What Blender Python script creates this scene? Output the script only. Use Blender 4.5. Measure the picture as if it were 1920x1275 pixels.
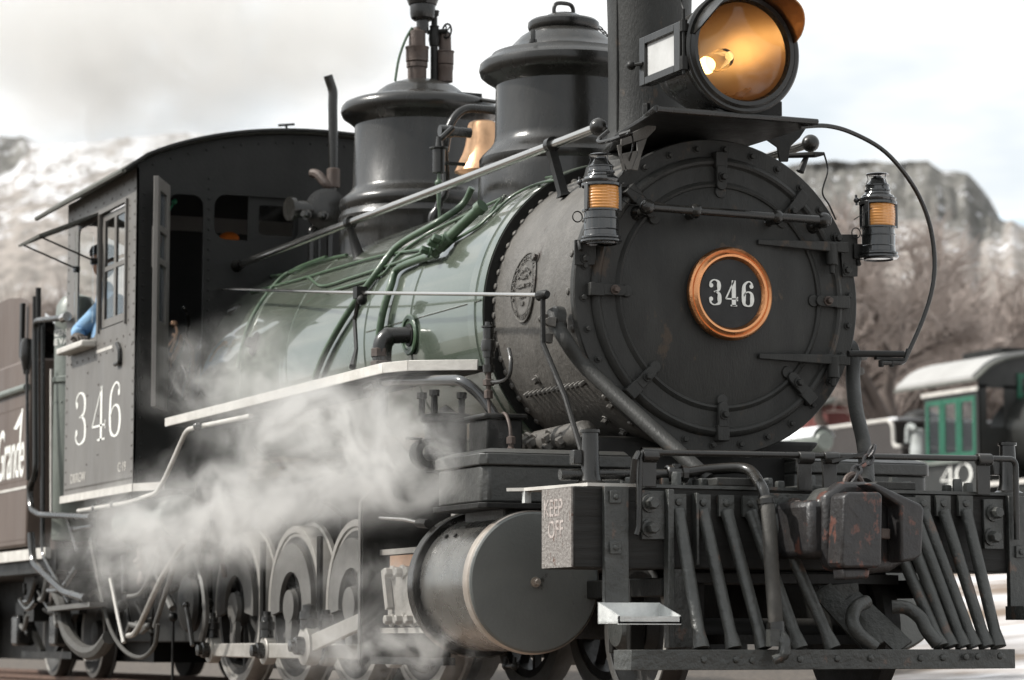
import bpy, bmesh, math, random
from mathutils import Vector, Matrix, noise
import numpy as np

# ------------------------------------------------------------------ scene, camera, world, sun
for o in list(bpy.data.objects):
    bpy.data.objects.remove(o)
S = bpy.context.scene
C = S.collection
PI = math.pi
FPX, CW, CH = 5380.0, 1920.0, 1275.0
CAM = Vector((11.60528, -6.00098, 0.32377))
CR = Vector((0.39394191, 0.91913534, 0.0))
CU = Vector((0.09515797, -0.04078476, 0.99462634))
CF = Vector((-0.91419622, 0.391825, 0.10352988))
cd = bpy.data.cameras.new('camera')
cam = bpy.data.objects.new('camera', cd)
C.objects.link(cam)
S.camera = cam
M3 = Matrix((CR, CU, -CF)).transposed()
cam.matrix_world = Matrix.Translation(CAM) @ M3.to_4x4()
cd.sensor_width = 36.0
cd.lens = FPX / CW * 36.0
cd.clip_start = 0.1
cd.clip_end = 6000
cd.dof.use_dof = True
cd.dof.focus_distance = 12.9
cd.dof.aperture_fstop = 3.4

S.view_settings.view_transform = 'Standard'
S.view_settings.look = 'None'
S.view_settings.gamma = 1.0
S.view_settings.exposure = 0.0
S.view_settings.use_curve_mapping = False
S.render.engine = 'CYCLES'
S.cycles.use_denoising = True
S.cycles.max_bounces = 8
S.cycles.volume_bounces = 2
S.cycles.volume_max_steps = 128
S.cycles.caustics_reflective = False
S.cycles.caustics_refractive = False
S.cycles.sample_clamp_indirect = 6.0

SUN_EL, SUN_AZ = math.radians(42), math.radians(-112)   # azimuth measured in the XY plane from +X
w = bpy.data.worlds.new('World')
S.world = w
w.use_nodes = True
nt = w.node_tree
nt.nodes.clear()
N, L = nt.nodes.new, nt.links.new
out = N('ShaderNodeOutputWorld')
sky = N('ShaderNodeTexSky'); sky.sky_type = 'NISHITA'; sky.sun_disc = False
sky.sun_elevation = SUN_EL; sky.sun_rotation = PI / 2 - SUN_AZ
sky.air_density = 1.0; sky.dust_density = 2.0
b1 = N('ShaderNodeBackground'); b1.inputs[1].default_value = 0.15
L(sky.outputs[0], b1.inputs[0])
tc = N('ShaderNodeTexCoord')
mp = N('ShaderNodeMapping'); mp.inputs['Scale'].default_value = (2.2, 2.2, 6.5)
L(tc.outputs['Generated'], mp.inputs[0])
nz = N('ShaderNodeTexNoise'); nz.inputs['Scale'].default_value = 1.7; nz.inputs['Detail'].default_value = 5; nz.inputs['Roughness'].default_value = .55
L(mp.outputs[0], nz.inputs[0])
cr = N('ShaderNodeValToRGB')
cr.color_ramp.elements[0].position = .43; cr.color_ramp.elements[0].color = (.86, .93, .98, 1)
cr.color_ramp.elements[1].position = .56; cr.color_ramp.elements[1].color = (1.22, 1.22, 1.20, 1)
L(nz.outputs[0], cr.inputs[0])
b2 = N('ShaderNodeBackground'); b2.inputs[1].default_value = 1.0
# thin cloud glows round the veiled sun
gd = N('ShaderNodeVectorMath'); gd.operation = 'DOT_PRODUCT'; L(tc.outputs['Generated'], gd.inputs[0])
gd.inputs[1].default_value = (math.cos(SUN_EL) * math.cos(SUN_AZ), math.cos(SUN_EL) * math.sin(SUN_AZ), math.sin(SUN_EL))
gp = N('ShaderNodeMath'); gp.operation = 'MAXIMUM'; gp.inputs[1].default_value = 0; L(gd.outputs['Value'], gp.inputs[0])
gq = N('ShaderNodeMath'); gq.operation = 'POWER'; gq.inputs[1].default_value = 9; L(gp.outputs[0], gq.inputs[0])
gm_ = N('ShaderNodeMath'); gm_.operation = 'MULTIPLY_ADD'; gm_.inputs[1].default_value = 2.2; gm_.inputs[2].default_value = 1.0; L(gq.outputs[0], gm_.inputs[0])
L(gm_.outputs[0], b2.inputs[1])
L(cr.outputs[0], b2.inputs[0])
mx = N('ShaderNodeMixShader'); mx.inputs[0].default_value = .93
L(b1.outputs[0], mx.inputs[1]); L(b2.outputs[0], mx.inputs[2]); L(mx.outputs[0], out.inputs[0])

sl = bpy.data.lights.new('sun', 'SUN')
sl.energy = 4.9
sl.angle = math.radians(2.5)
sl.color = (1.0, .96, .90)
sun = bpy.data.objects.new('sun', sl)
C.objects.link(sun)
sd = Vector((math.cos(SUN_EL) * math.cos(SUN_AZ), math.cos(SUN_EL) * math.sin(SUN_AZ), math.sin(SUN_EL)))
sun.rotation_euler = sd.to_track_quat('Z', 'Y').to_euler()
sun.location = sd * 60

# ------------------------------------------------------------------ helpers
def V(*a):
    return Vector(a)
def at(px, py, x=None, y=None, z=None):
    """point where the sight line through a photo pixel meets the plane x=, y= or z="""
    d = CR * ((px - 960) / FPX) - CU * ((py - 637.5) / FPX) + CF
    k, v = (0, x) if x is not None else (1, y) if y is not None else (2, z)
    return CAM + d * ((v - CAM[k]) / d[k])
def atd(px, py, dist):
    d = CR * ((px - 960) / FPX) - CU * ((py - 637.5) / FPX) + CF
    return CAM + d * dist

class MB:
    def __init__(s): s.v = []; s.f = []
    def add(s, vs, fs):
        k = len(s.v); s.v += [tuple(p) for p in vs]; s.f += [tuple(i + k for i in f) for f in fs]; return s
    def obox(s, o, a, b, c):
        """box centred at o with half axes a,b,c (vectors)"""
        o, a, b, c = map(Vector, (o, a, b, c))
        vs = [o + a * i + b * j + c * k for i in (-1, 1) for j in (-1, 1) for k in (-1, 1)]
        return s.add(vs, [(0, 1, 3, 2), (4, 6, 7, 5), (0, 4, 5, 1), (2, 3, 7, 6), (0, 2, 6, 4), (1, 5, 7, 3)])
    def box(s, x0, x1, y0, y1, z0, z1):
        return s.obox(((x0 + x1) / 2, (y0 + y1) / 2, (z0 + z1) / 2), ((x1 - x0) / 2, 0, 0), (0, (y1 - y0) / 2, 0), (0, 0, (z1 - z0) / 2))
    def bar(s, p, q, wd, th, up=(0, 0, 1)):
        """straight flat bar from p to q, wd across, th thick along up-ish"""
        p, q = Vector(p), Vector(q); d = q - p; l = d.length; d.normalize()
        u = Vector(up); u = (u - d * u.dot(d)).normalized(); r = d.cross(u)
        return s.obox((p + q) / 2, d * l / 2, r * wd / 2, u * th / 2)
    def prism(s, pts, o, ux, uy, dep):
        """polygon pts (2d) in frame o,ux,uy extruded by vector dep"""
        o, ux, uy, dep = map(Vector, (o, ux, uy, dep)); n = len(pts)
        a = [o + ux * p[0] + uy * p[1] for p in pts]
        vs = a + [p + dep for p in a]
        return s.add(vs, [tuple(range(n))[::-1], tuple(range(n, 2 * n))] + [(i, (i + 1) % n, (i + 1) % n + n, i + n) for i in range(n)])
    def strip(s, lft, rgt, dep):
        """ribbon between two polylines extruded by dep"""
        dep = Vector(dep); n = len(lft)
        vs = [Vector(p) for p in lft] + [Vector(p) for p in rgt]; vs += [p + dep for p in vs]; m = 2 * n; fs = []
        for i in range(n - 1):
            fs += [(i, i + 1, n + i + 1, n + i), (m + i, m + n + i, m + n + i + 1, m + i + 1), (i, m + i, m + i + 1, i + 1), (n + i, n + i + 1, m + n + i + 1, m + n + i)]
        fs += [(0, n, m + n, m), (n - 1, m + n - 1, m + 2 * n - 1, 2 * n - 1)]
        return s.add(vs, fs)
    def tube(s, pts, r, n=10, closed=False, flat=None):
        pts = [Vector(p) for p in pts]; m = len(pts)
        rs = r if isinstance(r, (list, tuple)) else [r] * m
        u = None; vs = []
        for i, p in enumerate(pts):
            if closed: d = pts[(i + 1) % m] - pts[i - 1]
            else: d = pts[min(i + 1, m - 1)] - pts[max(i - 1, 0)]
            d.normalize()
            if u is None:
                u = d.orthogonal().normalized()
                if flat is not None:
                    u = Vector(flat); 
            u = (u - d * u.dot(d)).normalized(); w_ = d.cross(u)
            for k in range(n):
                a = 2 * PI * k / n
                vs.append(p + (u * math.cos(a) + w_ * math.sin(a)) * rs[i])
        fs = []
        for i in range(m if closed else m - 1):
            j = (i + 1) % m
            for k in range(n):
                fs.append((i * n + k, i * n + (k + 1) % n, j * n + (k + 1) % n, j * n + k))
        if not closed:
            fs += [tuple(range(n))[::-1], tuple(range((m - 1) * n, m * n))]
        return s.add(vs, fs)
    def lathe(s, prof, o, ax, n=48, a0=0, a1=2 * PI, ref=None):
        o, ax = Vector(o), Vector(ax).normalized()
        u = Vector(ref) if ref else ax.orthogonal().normalized()
        u = (u - ax * u.dot(ax)).normalized(); w_ = ax.cross(u)
        full = abs(a1 - a0 - 2 * PI) < 1e-6; k = n if full else n + 1
        vs, fs, rows = [], [], []
        for (t, r) in prof:
            if r <= 1e-6: rows.append([len(vs)] * k); vs.append(o + ax * t)
            else:
                rows.append(list(range(len(vs), len(vs) + k)))
                for i in range(k):
                    a = a0 + (a1 - a0) * i / n
                    vs.append(o + ax * t + (u * math.cos(a) + w_ * math.sin(a)) * r)
        for A, B in zip(rows, rows[1:]):
            for i in range(n if full else k - 1):
                j = (i + 1) % k
                f = []
                for q in (A[i], A[j], B[j], B[i]):
                    if q not in f: f.append(q)
                if len(f) > 2: fs.append(tuple(f))
        return s.add(vs, fs)
    def ball(s, c, r, n=16, sc=(1, 1, 1)):
        m = max(6, n // 2); c = Vector(c); vs = [c + V(0, 0, r * sc[2])]; fs = []
        for i in range(1, m):
            t = PI * i / m
            for k in range(n):
                a = 2 * PI * k / n
                vs.append(c + V(math.sin(t) * math.cos(a) * r * sc[0], math.sin(t) * math.sin(a) * r * sc[1], math.cos(t) * r * sc[2]))
        vs.append(c - V(0, 0, r * sc[2])); e = len(vs) - 1
        for k in range(n): fs.append((0, 1 + k, 1 + (k + 1) % n)); fs.append((e, e - n + (k + 1) % n, e - n + k))
        for i in range(m - 2):
            for k in range(n):
                a = 1 + i * n + k; b = 1 + i * n + (k + 1) % n
                fs.append((a, a + n, b + n, b))
        return s.add(vs, fs)
    def bolt(s, c, ax, r=.016, h=.014, sides=6, washer=True):
        ax = Vector(ax).normalized(); c = Vector(c)
        if washer: s.lathe([(0, 0), (0, r * 1.5), (h * .3, r * 1.45), (h * .32, 0)], c, ax, 12)
        t0 = h * .3 if washer else 0
        s.lathe([(t0, r), (t0 + h * .85, r), (t0 + h, r * .8), (t0 + h, 0)], c, ax, sides); return s
    def rivet(s, c, ax, r=.01, n=7):
        return s.lathe([(0, r), (r * .45, r * .8), (r * .75, 0)], c, ax, n)
    def build(s, name, m, parent=None, ang=35, bevel=0, seg=2):
        me = bpy.data.meshes.new(name); me.from_pydata(s.v, [], s.f)
        bm = bmesh.new(); bm.from_mesh(me); bmesh.ops.recalc_face_normals(bm, faces=bm.faces); bm.to_mesh(me); bm.free()
        if ang:
            me.shade_smooth(); me.set_sharp_from_angle(angle=math.radians(ang))
        me.materials.append(m)
        o = bpy.data.objects.new(name, me); C.objects.link(o)
        if parent: o.parent = parent; o.matrix_parent_inverse = Matrix.Translation(-origin_of(parent))
        if bevel:
            b = o.modifiers.new('Bevel', 'BEVEL'); b.width = bevel; b.segments = seg; b.limit_method = 'ANGLE'; b.angle_limit = math.radians(40); b.harden_normals = False
        return o
def origin_of(o):
    return o.location.copy() if o is not None and o.type == 'EMPTY' else V(0, 0, 0)
def thing(name, label, cat, loc=(0, 0, 0), group=None):
    o = bpy.data.objects.new(name, None); C.objects.link(o); o.location = loc
    o['label'] = label; o['category'] = cat
    if group: o['group'] = group
    return o
def tag(o, label=None, cat=None, group=None, kind=None):
    if label: o['label'] = label
    if cat: o['category'] = cat
    if group: o['group'] = group
    if kind: o['kind'] = kind
    return o
def lab(o, t): o['label'] = t; return o
def share(src, off, parent=None):
    """another piece sharing src's mesh, moved by off"""
    c = src.copy(); C.objects.link(c); c.location = Vector(src.location) + Vector(off)
    if parent: c.parent = parent
    return c
def crom(pts, k=6, closed=False):
    pts = [Vector(p) for p in pts]; n = len(pts); out_ = []
    rng = range(n if closed else n - 1)
    for i in rng:
        if closed: p0, p1, p2, p3 = pts[i - 1], pts[i], pts[(i + 1) % n], pts[(i + 2) % n]
        else: p0, p1, p2, p3 = pts[max(i - 1, 0)], pts[i], pts[i + 1], pts[min(i + 2, n - 1)]
        for j in range(k):
            t = j / k
            out_.append(.5 * ((2 * p1) + (p2 - p0) * t + (2 * p0 - 5 * p1 + 4 * p2 - p3) * t * t + (-p0 + 3 * p1 - 3 * p2 + p3) * t ** 3))
    if not closed: out_.append(pts[-1])
    return out_
def fillet(pts, r, k=5):
    pts = [Vector(p) for p in pts]; o = [pts[0]]
    for i in range(1, len(pts) - 1):
        a, b, c = pts[i - 1], pts[i], pts[i + 1]
        d1 = (a - b); d2 = (c - b); q = min(r, d1.length * .49, d2.length * .49)
        s0 = b + d1.normalized() * q; s1 = b + d2.normalized() * q
        for j in range(k + 1):
            t = j / k
            o.append(s0 * (1 - t) ** 2 + b * 2 * t * (1 - t) + s1 * t * t)
    o.append(pts[-1]); return o
def panel(o, ux, uy, xs, ys, holes, dep, rr=0):
    """flat sheet xs[0]..xs[1] by ys[0]..ys[1] with rectangular openings (x0,x1,y0,y1,corner radius)"""
    m = MB(); o, ux, uy = map(Vector, (o, ux, uy))
    gx = sorted({xs[0], xs[1], *[h[0] for h in holes], *[h[1] for h in holes]})
    gy = sorted({ys[0], ys[1], *[h[2] for h in holes], *[h[3] for h in holes]})
    for a, b in zip(gx, gx[1:]):
        run = None
        for c, d in zip(gy, gy[1:]):
            cx, cy = (a + b) / 2, (c + d) / 2
            if any(h[0] < cx < h[1] and h[2] < cy < h[3] for h in holes): 
                if run: m.prism([(a, run[0]), (b, run[0]), (b, run[1]), (a, run[1])], o, ux, uy, dep)
                run = None
            else: run = (run[0] if run else c, d)
        if run: m.prism([(a, run[0]), (b, run[0]), (b, run[1]), (a, run[1])], o, ux, uy, dep)
    for h in holes:
        r = h[4] if len(h) > 4 else 0
        if r:
            for (cx, cy, sx, sy) in ((h[0], h[2], 1, 1), (h[1], h[2], -1, 1), (h[0], h[3], 1, -1), (h[1], h[3], -1, -1)):
                arc = [(cx + sx * r * (1 - math.cos(t)), cy + sy * r * (1 - math.sin(t))) for t in [PI / 2 * i / 6 for i in range(7)]]
                m.prism([(cx, cy)] + arc, o, ux, uy, dep)
    return m
def text(body, name, size, m, parent, o, ux, uy, ext=.002, shear=0, sx=1.0, bold=0, align='LEFT', space=1.0):
    cu = bpy.data.curves.new(name, 'FONT'); cu.body = body; cu.size = size; cu.extrude = ext; cu.shear = shear; cu.align_x = align; cu.offset = bold; cu.space_character = space; cu.resolution_u = 6
    ob = bpy.data.objects.new(name + '_tmp', cu); C.objects.link(ob)
    bpy.context.view_layer.update()
    me = bpy.data.meshes.new_from_object(ob.evaluated_get(bpy.context.evaluated_depsgraph_get()))
    bpy.data.objects.remove(ob); bpy.data.curves.remove(cu)
    o, ux, uy = Vector(o), Vector(ux).normalized(), Vector(uy).normalized(); uz = ux.cross(uy)
    mt = Matrix((ux * sx, uy, uz)).transposed().to_4x4(); mt.translation = o
    me.transform(mt); me.materials.clear(); me.materials.append(m); me.name = name
    ob = bpy.data.objects.new(name, me); C.objects.link(ob)
    if parent: ob.parent = parent; ob.matrix_parent_inverse = Matrix.Translation(-origin_of(parent))
    return ob
def stroke(m, pts, ws, o, ux, uy, dep, ang=None):
    """variable-width pen stroke (2d pts, half widths) as a raised flat letter part"""
    o, ux, uy = Vector(o), Vector(ux), Vector(uy); P = [Vector((p[0], p[1])) for p in pts]; l, r = [], []
    for i, p in enumerate(P):
        d = (P[min(i + 1, len(P) - 1)] - P[max(i - 1, 0)]).normalized(); nrm = Vector((-d.y, d.x))
        a = p + nrm * ws[i]; b = p - nrm * ws[i]
        l.append(o + ux * a.x + uy * a.y); r.append(o + ux * b.x + uy * b.y)
    m.strip(l, r, dep)
def pcurve(pts, ws, k=6):
    p3 = crom([(a[0], a[1], w_) for a, w_ in zip(pts, ws)], k)
    return [(p.x, p.y) for p in p3], [max(p.z, .002) for p in p3]
def digit(m, ch, o, ux, uy, w, h, dep, t=.12, th=.035):
    """roman figures 3, 4, 6, 0, 1 drawn in a unit box w by h; t stem, th hairline (fractions of h)"""
    o = Vector(o); ux = Vector(ux) * w; uy = Vector(uy) * h
    a = h / w  # correct stroke widths horizontally
    def st(pts, ws, k=6, cur=True):
        q, s_ = pcurve(pts, ws, k) if cur else (pts, ws)
        q = [Vector(p) for p in q]; l, r = [], []
        for i, p in enumerate(q):
            d = Vector(((q[min(i + 1, len(q) - 1)].x - q[max(i - 1, 0)].x) / a, q[min(i + 1, len(q) - 1)].y - q[max(i - 1, 0)].y)).normalized()
            nx, ny = -d.y, d.x
            A = (p.x + nx * s_[i] * a, p.y + ny * s_[i]); B = (p.x - nx * s_[i] * a, p.y - ny * s_[i])
            l.append(o + ux * A[0] + uy * A[1]); r.append(o + ux * B[0] + uy * B[1])
        m.strip(l, r, dep)
    T, H = t / 2, th / 2
    def blob(x, y, r):
        n = 14; m.prism([(x + r * a * math.cos(2 * PI * i / n), y + r * math.sin(2 * PI * i / n)) for i in range(n)], o, ux, uy, Vector(dep) * 1.02)
    e = T * a
    if ch == '3':
        st([(.10, .78), (.12, .88), (.30, .965), (.52, .975), (.76, .90), (.90 - e * .6, .75), (.76, .59), (.48, .525)], [H * 1.5, H * 1.4, H, H, T * .7, T, T * .6, H])
        st([(.40, .525), (.60, .515), (.82, .43), (.93 - e * .6, .26), (.82, .10), (.52, .025), (.28, .035), (.10, .12), (.08, .22)], [H, H, T * .75, T, T * .75, H, H, H * 1.4, H * 1.5])
        blob(.17, .76, T * 1.0); blob(.15, .24, T * 1.0)
    elif ch == '4':
        st([(.70, .985), (.03, .275)], [H * 1.1, H * 1.1], cur=False)
        st([(.03, .275), (.99, .275)], [H * 1.1, H * 1.1], cur=False)
        st([(.68, .0), (.68, .99)], [T, T], cur=False)
        st([(.42, .018), (.94, .018)], [H * 1.1, H * 1.1], cur=False)
        st([(.97, .20), (.97, .36)], [H, H], cur=False)
    elif ch == '6':
        st([(.84, .80), (.82, .90), (.64, .975), (.42, .94), (.20, .80), (.09 + e * .5, .55), (.08 + e * .5, .30), (.20, .10), (.50, .022), (.78, .09), (.93 - e * .5, .30), (.80, .50), (.54, .575), (.30, .52), (.16, .40)],
           [H * 1.4, H * 1.3, H, H * 1.4, T * .75, T, T, T * .7, H, T * .7, T, T * .65, H, H, H])
        blob(.80, .79, T * 1.0)
    elif ch == '0':
        n = 24; pts = [(.5 + (.5 - e) * math.sin(2 * PI * i / n) * .98, .5 + (.5 - H) * math.cos(2 * PI * i / n)) for i in range(n + 1)]
        ws = [H + (T - H) * abs(math.sin(2 * PI * i / n)) ** 1.5 for i in range(n + 1)]
        st(pts, ws, cur=False)

# ------------------------------------------------------------------ materials
def mat(name, col, rough=.5, metal=0, col2=None, sc=6, amt=.5, bump=.15, bsc=60, rough2=None, dust=0, dcol=(.30, .28, .25), coat=0, stretch=None, rust=0, rcol=(.22, .07, .03), rsc=9, spec=.5, brush=None):
    m = bpy.data.materials.new(name); m.use_nodes = True; t = m.node_tree; n, l = t.nodes.new, t.links.new
    bs = t.nodes['Principled BSDF']; tcn = n('ShaderNodeTexCoord')
    bs.inputs['Metallic'].default_value = metal; bs.inputs['Coat Weight'].default_value = coat; bs.inputs['Specular IOR Level'].default_value = spec
    def vec(s_):
        mp_ = n('ShaderNodeMapping'); mp_.inputs['Scale'].default_value = s_; l(tcn.outputs['Object'], mp_.inputs[0]); return mp_.outputs[0]
    base_v = vec(stretch or (1, 1, 1))
    def noi(scale, det=6, ro=.6, v=None):
        q = n('ShaderNodeTexNoise'); q.inputs['Scale'].default_value = scale; q.inputs['Detail'].default_value = det; q.inputs['Roughness'].default_value = ro; l(v or base_v, q.inputs[0]); return q.outputs[0]
    def ramp(f, a, b, c0=0, c1=1):
        q = n('ShaderNodeMapRange'); q.inputs[1].default_value = a; q.inputs[2].default_value = b; q.inputs[3].default_value = c0; q.inputs[4].default_value = c1; l(f, q.inputs[0]); return q.outputs[0]
    def mix(f, a, b):
        q = n('ShaderNodeMix'); q.data_type = 'RGBA'
        if isinstance(f, (int, float)): q.inputs[0].default_value = f
        else: l(f, q.inputs[0])
        for k, c_ in ((6, a), (7, b)):
            if isinstance(c_, tuple): q.inputs[k].default_value = (*c_[:3], 1)
            else: l(c_, q.inputs[k])
        return q.outputs[2]
    n1 = noi(sc)
    c = mix(ramp(n1, .5 - amt * .35, .5 + amt * .35), col, col2 or tuple(min(1, x * 1.45) for x in col))
    if dust:
        g = n('ShaderNodeNewGeometry'); sx = n('ShaderNodeSeparateXYZ'); l(g.outputs['Normal'], sx.inputs[0])
        up = ramp(sx.outputs[2], .05, 1.0, 0, dust)
        q = n('ShaderNodeMath'); q.operation = 'MULTIPLY'; l(up, q.inputs[0]); l(ramp(noi(sc * 2.3), .2, .8), q.inputs[1])
        c = mix(q.outputs[0], c, dcol)
    if rust:
        c = mix(ramp(noi(rsc, 8, .65, vec((1, 1, .7))), .62 - rust * .2, .66 - rust * .2), c, rcol)
    l(c, bs.inputs['Base Color'])
    rr = ramp(noi(sc * 1.7, 5), .25, .75, rough, rough2 if rough2 is not None else min(1, rough + .18)); l(rr, bs.inputs['Roughness'])
    if bump:
        bp = n('ShaderNodeBump'); bp.inputs['Strength'].default_value = bump; bp.inputs['Distance'].default_value = .01
        if brush:
            bn = noi(1.0, 6, .7, vec(brush))
            a_ = n('ShaderNodeMath'); a_.operation = 'ADD'; l(bn, a_.inputs[0]); l(noi(bsc, 4), a_.inputs[1]); l(a_.outputs[0], bp.inputs['Height'])
        else: l(noi(bsc, 5), bp.inputs['Height'])
        l(bp.outputs[0], bs.inputs['Normal'])
    return m
K = {}
K['black'] = mat('black_paint', (.008, .008, .0076), .36, 0, (.018, .0175, .016), 5, .8, .25, 45, dust=.3, dcol=(.08, .076, .068), spec=.2)
K['smokebox'] = mat('graphite_smokebox', (.058, .054, .048), .42, .1, (.122, .114, .103), 7, .8, .5, 38, dust=.3, dcol=(.17, .16, .145), brush=(26, 4, 4), spec=.4, rust=.05, rcol=(.05, .04, .034), rsc=5)
K['front'] = mat('smokebox_front_paint', (.013, .013, .0125), .40, .0, (.042, .042, .039), 4.5, 1.1, .35, 70, dust=.2, dcol=(.09, .088, .08), spec=.24, rust=.04, rcol=(.055, .042, .032), rsc=6, stretch=(1, 1.6, .55))
K['jacket'] = mat('green_boiler_jacket', (.068, .092, .066), .14, .35, (.120, .142, .112), 2.2, .9, .06, 5, rough2=.30, coat=1.0, dust=.8, dcol=(.24, .235, .20))
K['green'] = mat('green_pipe_paint', (.035, .065, .035), .3, 0, (.06, .10, .055), 12, .8, .2, 60, coat=.3)
K['dome'] = mat('dome_black_gloss', (.008, .008, .0075), .13, .1, (.026, .0245, .022), 4, .9, .14, 24, rough2=.36, dust=.25, dcol=(.12, .112, .10), stretch=(1, 1, .45))
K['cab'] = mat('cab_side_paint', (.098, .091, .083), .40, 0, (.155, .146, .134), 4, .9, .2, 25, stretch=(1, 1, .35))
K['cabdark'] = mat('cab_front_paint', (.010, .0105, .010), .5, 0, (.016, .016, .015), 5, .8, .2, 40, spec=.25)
K['roof'] = mat('weathered_cab_roof', (.05, .053, .045), .7, 0, (.11, .11, .095), 8, .9, .3, 50)
K['white'] = mat('worn_white_trim', (.60, .58, .54), .5, 0, (.34, .32, .29), 9, .9, .2, 60)
K['letter'] = mat('white_lettering', (.76, .76, .72), .5, 0, (.62, .62, .58), 20, .6, .05, 60)
K['greyletter'] = mat('faded_grey_lettering', (.52, .50, .46), .6, 0, (.34, .32, .29), 30, .8, .05, 60)
K['steel'] = mat('bright_steel', (.62, .60, .57), .16, 1, (.54, .52, .49), 2, .9, 0, 60, rough2=.24)
K['rodsteel'] = mat('worn_rod_steel', (.42, .40, .37), .45, .5, (.25, .235, .21), 18, .9, .35, 70)
K['cyl'] = mat('cylinder_lagging', (.17, .165, .155), .16, .8, (.34, .33, .31), 4, .9, .03, 12, rough2=.40)
K['cylhead'] = mat('cylinder_cover_paint', (.115, .120, .114), .32, .2, (.165, .170, .160), 3, .9, .2, 60, rust=.06, rcol=(.03, .026, .02), rsc=5)
K['chest'] = mat('valve_chest_paint', (.030, .031, .029), .36, .05, (.058, .058, .054), 5, .9, .4, 40, dust=.4, dcol=(.10, .095, .085))
K['band'] = mat('worn_polished_band', (.62, .58, .53), .3, .75, (.40, .33, .27), 7, .9, .2, 60)
K['copper'] = mat('copper_ring', (.72, .36, .17), .22, 1, (.52, .22, .10), 6, .9, .2, 50, rough2=.4)
K['bell'] = mat('brass_bell', (.70, .44, .26), .35, 1, (.45, .27, .16), 9, .9, .2, 50)
K['bronze'] = mat('bronze_slide', (.55, .30, .17), .4, .7, (.38, .27, .20), 12, .9, .3, 50)
K['rusty'] = mat('rusty_fitting', (.085, .058, .046), .5, .2, (.05, .040, .035), 14, .9, .4, 60)
K['coupler'] = mat('worn_coupler_paint', (.016, .016, .018), .3, .1, (.035, .032, .03), 8, .8, .7, 22, rust=.26, rcol=(.10, .045, .034), rsc=13)
K['pilot'] = mat('pilot_black', (.026, .028, .026), .27, .1, (.062, .064, .060), 9, .9, .7, 28, dust=.3, dcol=(.16, .15, .13), rust=.06, rcol=(.085, .06, .047), rsc=10)
K['wood'] = mat('black_beam_timber', (.009, .009, .0085), .5, 0, (.022, .021, .019), 12, .9, .9, 9, stretch=(1, .16, 2.2), spec=.25)
K['beamend'] = mat('flaked_beam_end', (.055, .04, .035), .7, 0, (.30, .285, .265), 75, .8, .8, 60, rust=.25, rcol=(.09, .045, .03), rsc=14)
K['endletter'] = mat('flaked_end_lettering', (.50, .45, .42), .7, 0, (.14, .11, .10), 60, .6, .3, 60)
K['galv'] = mat('galvanised_step', (.42, .43, .42), .45, .4, (.66, .67, .65), 16, .9, .4, 45)
K['rubber'] = mat('rubber_hose', (.030, .028, .024), .6, 0, (.055, .051, .044), 20, .8, .3, 90)
K['tender'] = mat('tender_brown_paint', (.072, .050, .039), .45, 0, (.115, .085, .068), 3, .9, .2, 25, stretch=(1, 1, .25))
K['tank'] = mat('grey_green_tank', (.11, .125, .11), .35, .1, (.17, .185, .165), 5, .8, .2, 40)
K['shirt'] = mat('blue_shirt', (.18, .33, .52), .8, 0, (.26, .42, .60), 9, .8, .5, 30)
K['glove'] = mat('dark_glove', (.05, .042, .036), .7, 0, (.09, .075, .065), 20, .8, .4, 50)
K['skin'] = mat('skin', (.45, .27, .19), .55, 0, (.38, .22, .16), 9, .6, .05, 60)
K['cap'] = mat('dark_cap', (.02, .022, .026), .8)
K['snow'] = mat('snow', (.80, .81, .82), .7, 0, (.70, .71, .72), 3, .7, .4, 12)
K['rail'] = mat('rusty_rail', (.16, .095, .07), .6, .4, (.09, .06, .045), 12, .9, .3, 60)
K['tie'] = mat('weathered_tie', (.13, .10, .085), .85, 0, (.07, .055, .048), 10, .9, .8, 14, stretch=(1, .2, 1))
K['wheel'] = mat('driver_black', (.016, .0155, .0145), .5, .0, (.035, .033, .03), 9, .8, .3, 50)
K['tyre'] = mat('whitened_tyre', (.30, .29, .27), .5, .2, (.17, .16, .145), 9, .9, .3, 50)
K['weight'] = mat('grey_counterweight', (.075, .073, .068), .5, .1, (.12, .116, .108), 9, .9, .3, 50)
K['lamp'] = mat('glossy_black_enamel', (.012, .013, .013), .12, 0, (.02, .02, .02), 9, .6, .08, 40, rough2=.25, coat=.8)
def glassy(name, col, rough=.05, trans=1.0, emit=0, ecol=None, ior=1.5):
    m = bpy.data.materials.new(name); m.use_nodes = True; b = m.node_tree.nodes['Principled BSDF']
    b.inputs['Base Color'].default_value = (*col, 1); b.inputs['Roughness'].default_value = rough; b.inputs['Transmission Weight'].default_value = trans; b.inputs['IOR'].default_value = ior
    if emit: b.inputs['Emission Color'].default_value = (*(ecol or col), 1); b.inputs['Emission Strength'].default_value = emit
    return m
K['darkglass'] = mat('dark_pane', (.015, .018, .018), .06, 0, (.025, .028, .028), 4, .5, 0, coat=.6)
K['glass'] = glassy('clear_glass', (.95, .97, .96), .02, 1, 0, None, 1.25)
K['bulb'] = glassy('lit_bulb', (1, .6, .2), .3, 0, 4.5, (1, .62, .25))

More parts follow.
